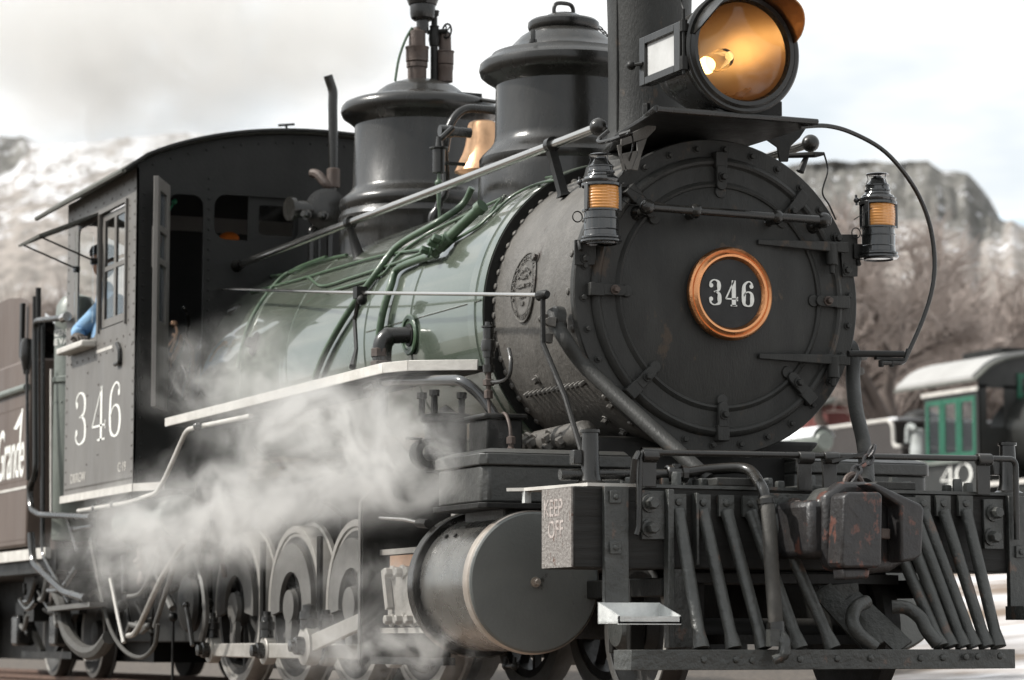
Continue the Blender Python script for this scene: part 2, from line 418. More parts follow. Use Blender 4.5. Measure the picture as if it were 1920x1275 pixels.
# ------------------------------------------------------------------ ground, far country
def ground_z(x, y):
    q = max(0, y - 2.6)
    return -.10 - .03 * min(1, max(0, -y - 2) / 6) + (.098 * q if q < 16 else 1.568 + .05 * (min(q, 60) - 16)) + .03 * (noise.noise(V(x * .35, y * .35, 3)) if abs(y) > 2 else 0)
def ground():
    xs = [-1500, -700, -380, -240, -160, -110, -80, -60] + [-50 + i * 1.0 for i in range(75)] + [26, 30, 36, 45, 60, 90, 150, 300, 800]
    ys = [-800, -300, -120, -60, -35, -22, -15, -11] + [-8 + i * .8 for i in range(52)] + [35, 40, 48, 60, 90, 140, 220, 400, 900, 1500]
    vs = [(x, y, ground_z(x, y)) for y in ys for x in xs]; n = len(xs)
    fs = [(j * n + i, j * n + i + 1, (j + 1) * n + i + 1, (j + 1) * n + i) for j in range(len(ys) - 1) for i in range(n - 1)]
    m = MB(); m.v = vs; m.f = fs
    gm = mat('snowy_ground', (.80, .80, .82), .8, 0, (.17, .125, .09), .35, .35, .6, 8)
    t = gm.node_tree; n_, l_ = t.nodes.new, t.links.new; bs = t.nodes['Principled BSDF']; old = bs.inputs['Base Color'].links[0].from_socket
    gg = n_('ShaderNodeNewGeometry'); sx_ = n_('ShaderNodeSeparateXYZ'); l_(gg.outputs['Position'], sx_.inputs[0])
    nn_ = n_('ShaderNodeTexNoise'); nn_.inputs['Scale'].default_value = .8; nn_.inputs['Detail'].default_value = 7; l_(gg.outputs['Position'], nn_.inputs[0])
    ma = n_('ShaderNodeMath'); ma.operation = 'MULTIPLY_ADD'; ma.inputs[1].default_value = 5; l_(nn_.outputs[0], ma.inputs[0]); mb_ = n_('ShaderNodeMath'); mb_.operation = 'MULTIPLY_ADD'; mb_.inputs[1].default_value = .45; l_(sx_.outputs[0], mb_.inputs[0]); l_(sx_.outputs[1], mb_.inputs[2]); l_(mb_.outputs[0], ma.inputs[2])
    mr_ = n_('ShaderNodeMapRange'); mr_.inputs[1].default_value = 4.3; mr_.inputs[2].default_value = 4.9; l_(ma.outputs[0], mr_.inputs[0])
    n2 = n_('ShaderNodeTexNoise'); n2.inputs['Scale'].default_value = 22; n2.inputs['Detail'].default_value = 6; l_(gg.outputs['Position'], n2.inputs[0])
    c2 = n_('ShaderNodeValToRGB'); c2.color_ramp.elements[0].position = .35; c2.color_ramp.elements[0].color = (.030, .024, .019, 1); c2.color_ramp.elements[1].position = .68; c2.color_ramp.elements[1].color = (.11, .088, .068, 1); l_(n2.outputs[0], c2.inputs[0])
    mm = n_('ShaderNodeMix'); mm.data_type = 'RGBA'; l_(mr_.outputs[0], mm.inputs[0]); l_(c2.outputs[0], mm.inputs[6]); l_(old, mm.inputs[7]); l_(mm.outputs[2], bs.inputs['Base Color'])
    o = m.build('ground', gm, None); tag(o, kind='structure'); return o
ground()
# near track: ties and rails
tr = MB()
bal = MB(); bal.prism([(-1.75, -.35), (1.75, -.35), (1.2, -.075), (-1.2, -.075)], (-60, 0, 0), (0, 1, 0), (0, 0, 1), (75, 0, 0))
gravel = mat('cinder_ballast', (.12, .09, .07), .9, 0, (.26, .20, .16), 30, .6, 1.0, 45)
b_ = bal.build('track_bed', gravel, None); tag(b_, kind='structure')
tie = MB().box(-.1, .1, -.95, .95, -.14, -.055); t0 = tie.build('railway_tie', K['tie'], b_, bevel=.01)
t0.location = (-19.5, 0, 0)
for i in range(1, 50):
    share(t0, (i * .55 + random.uniform(-.03, .03), random.uniform(-.04, .04), 0))
def railp(y, z, x0, x1, nm='rail', par=None):
    m = MB(); m.prism([(-.06, -.1), (.06, -.1), (.06, -.085), (.012, -.075), (.012, -.035), (.03, -.028), (.03, 0), (-.03, 0), (-.03, -.028), (-.012, -.035), (-.012, -.075), (-.06, -.085)], (x0, y, z), (0, 1, 0), (0, 0, 1), (x1 - x0, 0, 0))
    return m.build(nm, K['rail'], par, 30)
railp(-.487, .04, -60, 15, par=b_); railp(.487, .04, -60, 15, par=b_)

# mesas: a long snow covered slope under a dark cliff band, traced by its own ridge height
def hill(name, prof, dist, base_z, cliffh, seed, m, rows=44, cols=640, depth=160, px0=-900, px1=3000):
    v, f = [], []
    def ridge(px):
        for (a, ya), (b, yb) in zip(prof, prof[1:]):
            if a <= px <= b: return ya + (yb - ya) * (px - a) / (b - a)
        return prof[0][1] if px < prof[0][0] else prof[-1][1]
    for i in range(cols + 1):
        px = px0 + (px1 - px0) * i / cols
        top = atd(px, ridge(px) + 5 * noise.noise(V(px * .02, seed, 0)) + 2.5 * noise.noise(V(px * .09, seed, 2)), dist)
        foot = V(CAM.x, CAM.y, 0) + (V(top.x - CAM.x, top.y - CAM.y, 0)) * (1 - depth / dist); H_ = top.z
        cl = cliffh(px)
        for j in range(rows + 1):
            t = j / rows
            if t < .62:
                k = t / .62; q = k ** 1.15; z = base_z + (H_ * (1 - cl) - base_z) * q; s_ = k * .93
            elif t < .92:
                k = (t - .62) / .30; z = H_ * (1 - cl) + H_ * cl * k ** .8; s_ = .93 + .07 * k
            else:
                k = (t - .92) / .08; z = H_ - .5 * k; s_ = 1 + .6 * k
            p = foot + (V(top.x, top.y, 0) - foot) * s_; p.z = z
            nn = V(p.x * .02, p.y * .02, p.z * .03)
            dv = noise.fractal(nn, 1.0, 2.0, 4) * (4 if .05 < t < .9 else .6)
            if .62 <= t < .9: dv += 1.6 * noise.noise(V(px * .02, seed, t * 3)) + .8 * noise.noise(V(px * .12, seed, t * 6)) + .9 * noise.noise(V(px * .3, seed, t * 2))
            p += (V(CAM.x - p.x, CAM.y - p.y, 0).normalized()) * dv; p.z += dv * .25 if t < .6 else 0
            v.append(p)
    for i in range(cols):
        for j in range(rows):
            a = i * (rows + 1) + j; f.append((a, a + rows + 1, a + rows + 2, a + 1))
    b = MB(); b.v = [tuple(p) for p in v]; b.f = f
    o = b.build(name, m, None, 0); o.data.shade_smooth(); tag(o, kind='structure')
    at_ = o.data.attributes.new('cliff', 'FLOAT', 'POINT')
    for i in range(cols + 1):
        px = px0 + (px1 - px0) * i / cols; cl = min(1, max(0, (cliffh(px) - .03) / .03)); base = cl
        for j in range(rows + 1):
            t = j / rows; at_.data[i * (rows + 1) + j].value = base if t > .60 else 0
    return o
def hillmat(rock, brush_c, zsnow, zspan, cliff_z):
    m = bpy.data.materials.new('mesa_slope'); m.use_nodes = True; t = m.node_tree; n, l = t.nodes.new, t.links.new
    bs = t.nodes['Principled BSDF']; bs.inputs['Roughness'].default_value = .9
    g = n('ShaderNodeNewGeometry'); sx = n('ShaderNodeSeparateXYZ'); l(g.outputs['True Normal'], sx.inputs[0]); sp = n('ShaderNodeSeparateXYZ'); l(g.outputs['Position'], sp.inputs[0])
    def noi(sc, d=6, r=.62):
        q = n('ShaderNodeTexNoise'); q.inputs['Scale'].default_value = sc; q.inputs['Detail'].default_value = d; q.inputs['Roughness'].default_value = r; l(g.outputs['Position'], q.inputs[0]); return q.outputs[0]
    def mr(f, a, b, c=0, d=1):
        q = n('ShaderNodeMapRange'); q.inputs[1].default_value = a; q.inputs[2].default_value = b; q.inputs[3].default_value = c; q.inputs[4].default_value = d; l(f, q.inputs[0]); return q.outputs[0]
    def mix(f, a, b):
        q = n('ShaderNodeMix'); q.data_type = 'RGBA'
        l(f, q.inputs[0])
        for k, c_ in ((6, a), (7, b)):
            if isinstance(c_, tuple): q.inputs[k].default_value = (*c_, 1)
            else: l(c_, q.inputs[k])
        return q.outputs[2]
    def math_(op, a, b):
        q = n('ShaderNodeMath'); q.operation = op
        for k, c_ in ((0, a), (1, b)):
            if isinstance(c_, (int, float)): q.inputs[k].default_value = c_
            else: l(c_, q.inputs[k])
        return q.outputs[0]
    mpz = n('ShaderNodeMapping'); mpz.inputs['Scale'].default_value = (1, 1, .22); l(g.outputs['Position'], mpz.inputs[0]); nzz = n('ShaderNodeTexNoise'); nzz.inputs['Scale'].default_value = .42; nzz.inputs['Detail'].default_value = 8; nzz.inputs['Roughness'].default_value = .68; l(mpz.outputs[0], nzz.inputs[0])
    rk = mix(mr(nzz.outputs[0], .4, .62), rock, tuple(x * 2.3 for x in rock))
    br = mix(mr(noi(.5, 7), .4, .6), brush_c, (.27, .24, .215))
    high = mr(sp.outputs[2], zsnow - zspan, zsnow + zspan)               # more snow lies higher up
    thr = math_('SUBTRACT', .625, math_('MULTIPLY', high, .115))
    snowf = mr(math_('SUBTRACT', math_('ADD', math_('MULTIPLY', noi(.22, 5, .6), .55), math_('MULTIPLY', noi(1.5, 4, .6), .45)), math_('SUBTRACT', thr, .03)), -.02, .035)
    base = mix(snowf, br, (.56, .56, .57))
    at_ = n('ShaderNodeAttribute'); at_.attribute_name = 'cliff'
    steep = mr(math_('ADD', at_.outputs['Fac'], math_('MULTIPLY', math_('SUBTRACT', noi(.12, 6), .5), 1.4)), .42, .58)
    snow2 = mr(noi(.55, 6, .7), .575, .63)
    rk2 = mix(snow2, rk, (.5, .5, .51))
    l(mix(steep, base, rk2), bs.inputs['Base Color'])
    return m
prof = [(-900, 215), (-300, 240), (0, 252), (45, 256), (62, 268), (85, 280), (240, 268), (420, 258), (700, 265), (1200, 300), (1430, 318), (1500, 303), (1560, 297), (1680, 303), (1740, 300), (1765, 318), (1815, 322), (1838, 345), (1858, 372), (1876, 412), (1920, 436), (2100, 470), (3000, 560)]
hill('mesa', prof, 430, 5, lambda px: .145 * min(1, max(.14, (1905 - px) / 70)) if 1450 < px < 1905 else (.075 - .05 * max(0, px - 10) / 75 if px < 85 else .02), 1.3, hillmat((.075, .072, .065), (.15, .135, .12), 58, 12, 60))
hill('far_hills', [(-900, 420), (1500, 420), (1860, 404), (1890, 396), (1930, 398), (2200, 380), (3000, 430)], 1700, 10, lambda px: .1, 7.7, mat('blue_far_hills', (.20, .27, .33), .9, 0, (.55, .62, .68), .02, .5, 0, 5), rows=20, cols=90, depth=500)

# ------------------------------------------------------------------ bare trees
bark = mat('bare_tree_bark', (.05, .04, .034), .9, 0, (.09, .07, .06), 4, .8, 0)
twigm = mat('bare_twigs', (.235, .195, .172), .9, 0, (.36, .31, .28), 1.3, .9, 0)
def tree_mesh(seed, h=11, spread=.62, n_twig=2600):
    rnd = random.Random(seed); tr, tw = MB(), MB(); ends = []
    def grow(p, d, l_, r, lev):
        pts = [p]; rs = [r]; k = 4
        for i in range(k):
            d = (d + V(rnd.gauss(0, .13), rnd.gauss(0, .13), rnd.gauss(.03, .09))).normalized(); p = p + d * l_ / k; pts.append(p); rs.append(r * (1 - .42 * (i + 1) / k))
            if lev >= 2: ends.append((p, d, r))
        tr.tube(pts, rs, 6 if lev < 2 else 4 if lev < 3 else 3)
        if lev >= 4: return
        for c in range(rnd.choice((2, 3, 3)) + (1 if lev == 0 else 0)):
            q = V(rnd.gauss(0, 1), rnd.gauss(0, 1), rnd.gauss(.25, .5)); q = (q - d * q.dot(d)).normalized(); a = rnd.uniform(.35, .85) * spread * 1.5
            st = pts[rnd.choice((2, 3, 4, 4))]
            grow(st, (d * math.cos(a) + q * math.sin(a)).normalized(), l_ * rnd.uniform(.62, .82), rs[-1] * rnd.uniform(.6, .85), lev + 1)
    grow(V(0, 0, -.3), V(rnd.gauss(0, .08), rnd.gauss(0, .08), 1), h * .30, h * .036, 0)
    for i in range(n_twig):
        p, d, r = rnd.choice(ends); q = V(rnd.gauss(0, 1), rnd.gauss(0, 1), rnd.gauss(.35, .8)).normalized(); q = (q + d * .7).normalized()
        l_ = rnd.uniform(.3, 1.1); a = p + d * rnd.uniform(-.2, .2); m_ = a + q * l_ * .5 + V(rnd.gauss(0, .06), rnd.gauss(0, .06), .03); e = a + q * l_
        tw.tube([a, m_, e], [.017, .013, .006], 3)
    return tr, tw
TREES = []
for s_ in range(3):
    a, b = tree_mesh(11 + s_)
    t_ = thing('bare_tree', '', 'tree'); ta = a.build('trunk', bark, t_, 60); tb = b.build('crown', twigm, t_, 0); TREES.append((t_, ta, tb))
spots = [(1500, 78, 1.0), (1600, 64, .85), (1640, 74, .98), (1700, 104, 1.25), (1738, 60, .92), (1800, 96, 1.1), (1850, 76, .92), (1905, 88, 1.0), (1960, 80, 1.0), (1540, 118, 1.4), (1660, 124, 1.45), (1790, 122, 1.4), (1900, 120, 1.3),
         (-30, 70, .95), (25, 84, 1.05), (80, 74, .95), (130, 90, 1.1), (10, 108, 1.3), (110, 112, 1.3), (170, 80, .95)]
side = ['right of the smokebox', 'left behind the tender']
descr = {0: 'bare brown tree close behind the front end, nearest the smokebox', 1: 'near bare tree with dark trunk between the smokebox rim and the right signal lamp', 2: 'bare tree directly below the right signal lamp with thin grey limbs',
         3: 'tall bare tree left of the curved conduit at mid height', 4: 'nearest bare tree with dark spreading limbs above the foot of the curved conduit', 5: 'bare tree above the white roof of the far cab',
         6: 'small bare tree behind the roof hatch of the far engine', 7: 'bare tree at the right border above the far engine cab', 8: 'bare tree just cut off by the right border',
         9: 'high bare tree far up the slope beside the smokebox rim', 10: 'tallest bare tree behind the right signal lamp', 11: 'big bare tree high on the slope inside the conduit bow', 12: 'far bare tree below the blue hills',
         13: 'bare tree at the left border above the tender', 14: 'pale bare tree above the tender coal boards', 15: 'bare tree seen between tender and cab window visor', 16: 'bare tree seen through the open cab window',
         17: 'large bare tree on the left slope behind the tender', 18: 'large bare tree below the window visor of the cab', 19: 'bare tree behind the sliding cab window'}
for i, (px, dist, sc_) in enumerate(spots):
    src = TREES[i % 3]
    p = atd(px, 1000, dist); z = ground_z(p.x, p.y) if p.y > 0 else 0
    if i < 3: r = src[0]; kids = (src[1], src[2])
    else:
        r = src[0].copy(); C.objects.link(r); kids = []
        for ch in src[1:]:
            c_ = ch.copy(); C.objects.link(c_); c_.parent = r; kids.append(c_)
    r.location = (p.x, p.y, z); r.rotation_euler = (0, 0, i * 1.7); r.scale = (sc_,) * 3
    r['label'] = descr[i]; r['category'] = 'tree'; r['group'] = 'bare trees on the snowy slope'
# scrub covering the foot of the slope: nobody could count it
def scrub():
    rnd = random.Random(5); m = MB()
    for i in range(1800):
        px = rnd.choice((rnd.uniform(1400, 1990), rnd.uniform(-120, 300))); d_ = rnd.uniform(95, 190); p = atd(px, 1000, d_); z0 = ground_z(p.x, p.y)
        hh = rnd.uniform(1.5, 5.5); base = V(p.x, p.y, z0)
        for k in range(4):
            e = base + V(rnd.gauss(0, .8), rnd.gauss(0, .8), hh * rnd.uniform(.6, 1)); mid = (base + e) / 2 + V(rnd.gauss(0, .2), rnd.gauss(0, .2), 0)
            s2 = V(CR.x, CR.y, 0) * rnd.uniform(.012, .03); m.add([base - s2, base + s2, mid + s2, e, mid - s2], [(0, 1, 2, 4), (4, 2, 3)])
    o = m.build('scrub', twigm, None, 0); tag(o, 'brown leafless scrub covering the foot of the snowy slope', 'scrub', kind='stuff')
scrub()

# ================================================================== the locomotive
loco = thing('steam_locomotive', 'large black steam locomotive number 346 with green boiler in the foreground', 'steam locomotive', (0, 0, 0))
X, Y, Z = V(1, 0, 0), V(0, 1, 0), V(0, 0, 1)
ZC = 1.88
def P(n_, m, mb, par=loco, **k): return mb.build(n_, K[m] if isinstance(m, str) else m, par, **k)
# smokebox
sb = P('smokebox', 'smokebox', MB().lathe([(-.99, .0), (-.99, .70), (-.985, .715), (-.03, .715), (-.03, 0)], (0, 0, ZC), X, 96))
ring = P('front_ring', 'front', MB().lathe([(-.045, .5), (-.045, .722), (-.038, .727), (-.006, .727), (0, .722), (0, .640), (-.004, .636), (-.012, .5)], (0, 0, ZC), X, 96))
door = P('smokebox_door', 'front', MB().lathe([(-.01, .60), (.006, .645), (.016, .640), (.026, .632), (.031, .621), (.026, .609), (.016, .603), (.012, .598), (.014, .530), (.022, .522), (.028, .513), (.024, .503), (.016, .499), (.030, .44), (.052, .34), (.070, .22), (.078, .12), (.080, 0)], (0, 0, ZC), X, 128))
bm_ = None
for i in range(30):
    a = 2 * PI * (i + .25) / 30
    p = V(0, .682 * math.cos(a), ZC + .682 * math.sin(a))
    if bm_ is None:
        P('bolt', 'front', MB().bolt((0, 0, 0), X, .0125, .016), ring); bm_ = bpy.data.objects[-1] if False else ring.children[0]; bm_.location = p
    else:
        c_ = bm_.copy(); C.objects.link(c_); c_.location = p
# clamps round the door
def clamp(a):
    d = V(0, math.cos(a), math.sin(a)); t_ = V(0, -math.sin(a), math.cos(a)); o = V(0, 0, ZC)
    m = MB()
    n_ = 8; tip = [(.485 + .026 - .026 * math.cos(PI * i / n_ - PI / 2) if False else .512 - .026 * math.sin(PI * i / n_), .026 * math.cos(PI * i / n_)) for i in range(n_ + 1)]
    m.prism(tip + [(.60, -.026), (.60, .026)], o + X * .026, d, t_, X * .022)
    m.obox(o + d * .628 + X * .022, d * .036, t_ * .030, X * .024)
    c = P('door_clamp', 'front', m, door, bevel=.004)
    m = MB().bolt(o + d * .545 + X * .048, X, .0155, .024)
    P('clamp_bolt', 'rusty' if abs(a - PI) < .1 or a < -2 or abs(a) < .1 else 'front', m, loco).parent = loco
    b = MB(); b.lathe([(0, .03), (.012, .026), (.014, 0)], o + d * .478 + X * .022, X, 14); P('clamp_boss', 'front', b, door)
for i in range(8): clamp(PI / 4 * i + (.0 if i != 1 else .06))
# hinge straps at the far side of the door
for z in (at(1490, 459, x=.05).z, at(1500, 672, x=.05).z):
    m = MB(); y0, y1 = .17, .60
    m.prism([(y0, -.012), (y0, .012), (y1 - .05, .022), (y1 + .045, .024), (y1 + .045, -.024), (y1 - .05, -.024)], (.045, 0, z), Y, Z, (.03, 0, 0))
    m.lathe([(-.055, 0), (-.055, .028), (.045, .028), (.045, 0)], (.055, .565, z - .03), Z, 16)
    m.lathe([(-.095, 0), (-.095, .013), (-.05, .013)], (.055, .565, z - .03), Z, 10)
    P('hinge_strap', 'front', m, door, bevel=.004)
# number plate
NX = .118
npl = P('number_plate', mat('plate_black', (.006, .006, .006), .55, 0, (.010, .010, .010), 8, .5, .1, 60), MB().lathe([(-.05, .10), (-.01, .15), (0, .158), (.004, .156), (.005, 0)], (NX, 0, ZC), X, 64))
lab(npl, 'round black number plate reading 346 in a copper ring')
rg = MB().lathe([(-.025, .15), (-.025, .205), (-.018, .212), (.0, .214), (.012, .209), (.018, .201), (.012, .192), (.016, .186), (.024, .178), (.022, .168), (.012, .162), (.002, .155), (-.01, .152)], (NX, 0, ZC), X, 72)
P('copper_ring', 'copper', rg, npl)
for k, ch in enumerate('346'):
    m = MB(); digit(m, ch, (NX + .0055, -.112 + k * .083, ZC - .057), Y, Z, .062, .118, (.004, 0, 0), .17, .05)
    P('figure', 'letter', m, npl, ang=0)
pst = P('plate_bracket', 'front', MB().lathe([(.05, .13), (NX - .02, .11), (NX - .02, 0)], (0, 0, ZC), X, 24), npl)
# handrail across the smokebox front
hz_ = at(1380, 400, x=.13).z
hl, hr_ = at(1213, 388, x=.14), at(1545, 413, x=.14)
hr1 = P('door_handrail', 'dome', MB().tube([hl, hr_], .0195, 14))
for f_ in (.0, .27, .73, 1.0):
    p = hl.lerp(hr_, f_); P('rail_knob', 'dome', MB().ball(p, .036 if f_ in (0, 1) else .031, 18), hr1)
    P('knob_stem', 'dome', MB().lathe([(-.13, .035), (-.115, .03), (-.10, .018), (-.02, .02)], p + V(0, .012, -.012), X, 14), hr1)
def on_jacket(px, py, r=.775, y0=-.7):
    y = y0
    for _ in range(12):
        p = at(px, py, y=y); dz = p.z - ZC; y = -math.sqrt(max(.0004, r * r - dz * dz))
    return at(px, py, y=y)
# riveted seam and rivet rows on the smokebox shell
m = MB()
for i in range(64):
    a = 2 * PI * i / 64 + .03; d = V(0, math.cos(a), math.sin(a)); m.rivet(V(-.945, 0, ZC) + d * .714, d, .019, 9)
o = P('rivet_row', 'smokebox', m); tag(o, kind='stuff')
for a in [2 * PI * i / 26 for i in range(26)]:
    d = V(0, math.cos(a), math.sin(a)); P('rim_bolt', 'smokebox', MB().rivet(V(-.085, 0, ZC) + d * .714, d, .019, 8), sb)
a = math.radians(180 + 34)
for i in range(13):
    x = -.80 + i * .052; d = V(0, math.cos(a), math.sin(a)); P('seam_bolt', 'smokebox', MB().bolt(V(x, 0, ZC) + d * .712, d, .013, .035, washer=False), sb)
for (px, py) in ((1008, 484), (1008, 712), (1148, 759), (1137, 786), (1170, 808)):
    p = on_jacket(px, py, .714); d = V(0, p.y, p.z - ZC).normalized(); P('patch_bolt', 'smokebox', MB().bolt(V(p.x, 0, ZC) + d * .714, d, .017, .02), sb)
# builder's plate: an oval casting bent to the shell
def bend(ob, r=.722):
    for v_ in ob.data.vertices:
        s_ = v_.co.z / .71; rr = .714 + (-.72 - v_.co.y); v_.co.y = -rr * math.cos(s_); v_.co.z = ZC + rr * math.sin(s_)
bpx, bpz = -.595, (at(972, 540, y=-.72).z - ZC)
m = MB(); n_ = 48
def oval(a, b, y0, y1): m.prism([(a * math.cos(2 * PI * i / n_), b * math.sin(2 * PI * i / n_)) for i in range(n_)], (bpx, y0, bpz), X, Z, (0, y1 - y0, 0))
oval(.136, .163, -.72, -.726)
m.tube([(bpx + .136 * math.cos(2 * PI * i / n_), -.728, bpz + .163 * math.sin(2 * PI * i / n_)) for i in range(n_)], .005, 6, closed=True)
m.tube([(bpx + .104 * math.cos(2 * PI * i / n_), -.727, bpz + .13 * math.sin(2 * PI * i / n_)) for i in range(n_)], .0018, 4, closed=True)
bp = P('builders_plate', 'smokebox', m); bend(bp); lab(bp, "oval cast builder's plate on the smokebox side")
def arc_text(body, r1, r2, a0, a1, size, up=True):
    n_ = len(body)
    for k, ch in enumerate(body):
        if ch == ' ': continue
        a = math.radians(a0 + (a1 - a0) * (k + .5) / n_)
        p = V(bpx + r1 * math.cos(a), -.7275, bpz + r2 * math.sin(a)); t_ = V(math.sin(a), 0, -math.cos(a)) * (1 if up else -1); q = t_.cross(Y) * -1
        q = V(-t_.z, 0, t_.x)
        ob = text(ch, 'plate_letter', size, K['smokebox'], bp, p - t_ * size * .3, t_, q, .0025, bold=.001); bend(ob)
arc_text('BALDWIN LOCOMOTIVE WORKS', .112, .138, 205, -25, .020)
arc_text('PHILADELPHIA', .125, .150, 225, 315, .020, False)
arc_text('BURNHAM,', .080, .075, 150, 30, .022)
for body, dz, s_ in (('PARRY,', .045, .024), ('WILLIAMS & CO', .005, .022), ('No 5712', -.045, .02), ('1881', -.08, .022)):
    ob = text(body, 'plate_letter', s_, K['smokebox'], bp, (bpx, -.7275, bpz + dz - s_ * .3), X, Z, .0025, align='CENTER', bold=.001); bend(ob)
# saddle and casting under the smokebox
m = MB(); m.prism([(-.50, 0), (-.52, .12), (-.30, .30), (-.62, .62), (.62, .62), (.30, .30), (.52, .12), (.50, 0)], (-.78, 0, .62), Y, Z, (.62, 0, 0))
sad = P('cylinder_saddle', 'black', m, bevel=.02)
p0, p1 = at(1005, 818, y=-.56), at(1090, 792, y=-.56)
P('saddle_lug', 'smokebox', MB().tube([(-.80, -.56, 1.23), (-.78, -.56, 1.24), (-.22, -.57, 1.25), (-.19, -.57, 1.245)], [.03, .06, .062, .03], 12), sad)
for (px, py) in ((1008, 826), (1036, 818), (1062, 822), (1037, 834), (995, 824)):
    P('saddle_bolt', 'smokebox', MB().bolt(at(px, py, y=-.60), V(0, -.8, -.5), .028, .04), sad)
# boiler jacket, bands
jk = MB().lathe([(-5.55, .0), (-5.55, .775), (-1.0, .77), (-.965, .768), (-.965, .74), (-1.02, .73)], (0, 0, ZC), X, 128)
jacket = P('boiler_jacket', 'jacket', jk)
P('front_flange', 'black', MB().lathe([(-.985, .70), (-.985, .762), (-.955, .762), (-.955, .70)], (0, 0, ZC), X, 96))
for x in (-1.09, -1.95, -2.62, -3.9, -4.75):
    P('boiler_band', 'jacket', MB().lathe([(-.045, .7695), (-.04, .777), (.04, .777), (.045, .7695)], (x, 0, ZC), X, 96), jacket)
for x in (-1.15, -1.16):
    pass
# side seam of the jacket sheets
for a in (math.radians(176),):
    pts = [V(x, .773 * math.cos(a), ZC + .773 * math.sin(a)) for x in (-2.55, -.98)]
    P('jacket_seam', 'jacket', MB().tube(pts, .004, 6), jacket)
# washout plug and inlet elbow
def radial(p): return V(0, p.y, p.z - ZC).normalized()
p = on_jacket(769, 628); d = radial(p)
P('inlet_flange', 'green', MB().lathe([(-.005, .10), (.008, .105), (.014, .098), (.014, .082), (.004, .078), (.004, .0)], p, d, 40), jacket)
P('inlet_well', 'black', MB().lathe([(.006, .06), (.012, .058), (.013, 0)], p, d, 30), jacket)
e0 = p + d * .0; e1 = p + d * .13 + X * -.02; el = V(e1.x - .03, e1.y - .04, e1.z)
pts = fillet([e0, V(e0.x - .05, e0.y - .13, e0.z - .005), V(e0.x - .055, e0.y - .135, e0.z - .22)], .07, 8)
elb = P('inlet_elbow', 'dome', MB().tube(pts, [.042] * 3 + [.05] * (len(pts) - 4) + [.045], 20))
b0 = V(e0.x - .055, e0.y - .135, e0.z)
for dz, r in ((-.085, .055), (-.15, .058), (-.19, .05)):
    P('union_nut', 'rusty', MB().lathe([(-.03, .0), (-.03, r * .92), (-.026, r), (.012, r), (.016, r * .92), (.016, 0)], b0 + Z * dz, Z, 8), elb)
P('delivery_pipe', 'dome', MB().tube([b0 + Z * -.15, b0 + Z * -.42], .035, 14), elb)
p = on_jacket(478, 645)
P('washout_plug', 'black', MB().lathe([(0, .075), (.01, .07), (.012, .035), (.05, .03), (.05, 0)], p, radial(p), 8), jacket)
# smokestack
def lathez(nm, m_, x, y, prof, n=72, par=loco, **k): return P(nm, m_, MB().lathe([(z, r) for z, r in prof], (x, y, 0), Z, n), par, **k)
st_ = lathez('smokestack', 'front', -.705, 0, [(2.50, .33), (2.58, .31), (2.63, .25), (2.68, .215), (2.75, .203), (3.0, .200), (3.3, .203), (3.6, .212), (3.66, .235), (3.70, .24), (3.71, .2), (3.2, .18), (3.2, 0)])
P('stack_seam', 'front', MB().tube([V(-.705, 0, 0) + V(.05, -.1985, z) for z in (2.72, 3.6)], .006, 6), st_)
for q in ((-.63, -.2, 2.78),): P('stack_bolt', 'black', MB().bolt(at(1212, 222, y=-.26), Z, .02, .07, washer=False), st_)
# sand dome (front) and steam dome (rear)
def zpx(py, x, y=0.0):
    # height on the centre line for photo row
    d = CF - CU * ((py - 637.5) / FPX); t = None
    # follow the sight line of the column that crosses x
    a = CAM; r_ = None
    k = lambda px: at(px, py, y=y).x - x
    lo, hi = 0, 1900
    for _ in range(40):
        mid = (lo + hi) / 2
        if k(mid) < 0: lo = mid
        else: hi = mid
    return at((lo + hi) / 2, py, y=y).z
DX = at(1057, 130, y=0).x
z = lambda py: zpx(py, DX)
prof1 = [(2.40, .448), (z(330), .440), (z(318), .43), (z(312), .437), (z(303), .438), (z(296), .425), (z(289), .405), (z(280), .38), (z(270), .362), (z(258), .356), (z(165), .352), (z(158), .372), (z(150), .41), (z(144), .430), (z(134), .438), (z(124), .433), (z(117), .41), (z(112), .385), (z(105), .372), (z(103), .33), (z(98), .295), (z(86), .262), (z(72), .225), (z(66), .200), (z(60), .174), (z(58), .18), (z(52), .186), (z(44), .184), (z(40), .172), (z(38), .13), (z(33), .105), (z(27), .07), (z(24), 0)]
sand = lathez('sand_dome', 'dome', DX, 0, prof1, 96)
P('lifting_ring', 'dome', MB().tube(crom([V(DX, -.055, z(30)), V(DX, -.052, z(14)), V(DX, -.03, z(7)), V(DX, .03, z(7)), V(DX, .052, z(14)), V(DX, .055, z(30))], 5), .011, 8), sand)
P('dome_bolt', 'dome', MB().bolt(V(DX, 0, z(103)) + V(.22, -.27, 0), Z, .014, .05), sand)
ch0 = V(DX, 0, z(50)) + V(.05, .185, 0); ch1 = V(DX, 0, z(98)) + V(.1, .36, 0)
for i in range(14):
    p = ch0.lerp(ch1, i / 13) + V(0, 0, -.03 * math.sin(PI * i / 13)); m = MB(); q = (V(.012, 0, 0), V(0, .012, 0))[i % 2]; d = (ch1 - ch0).normalized()
    m.tube([p + d * .018 * math.cos(t) + q * math.sin(t) for t in [2 * PI * k / 10 for k in range(10)]], .0035, 5, closed=True); P('chain_link', 'black', m, sand)
SX = at(787, 190, y=0).x
z = lambda py: zpx(py, SX)
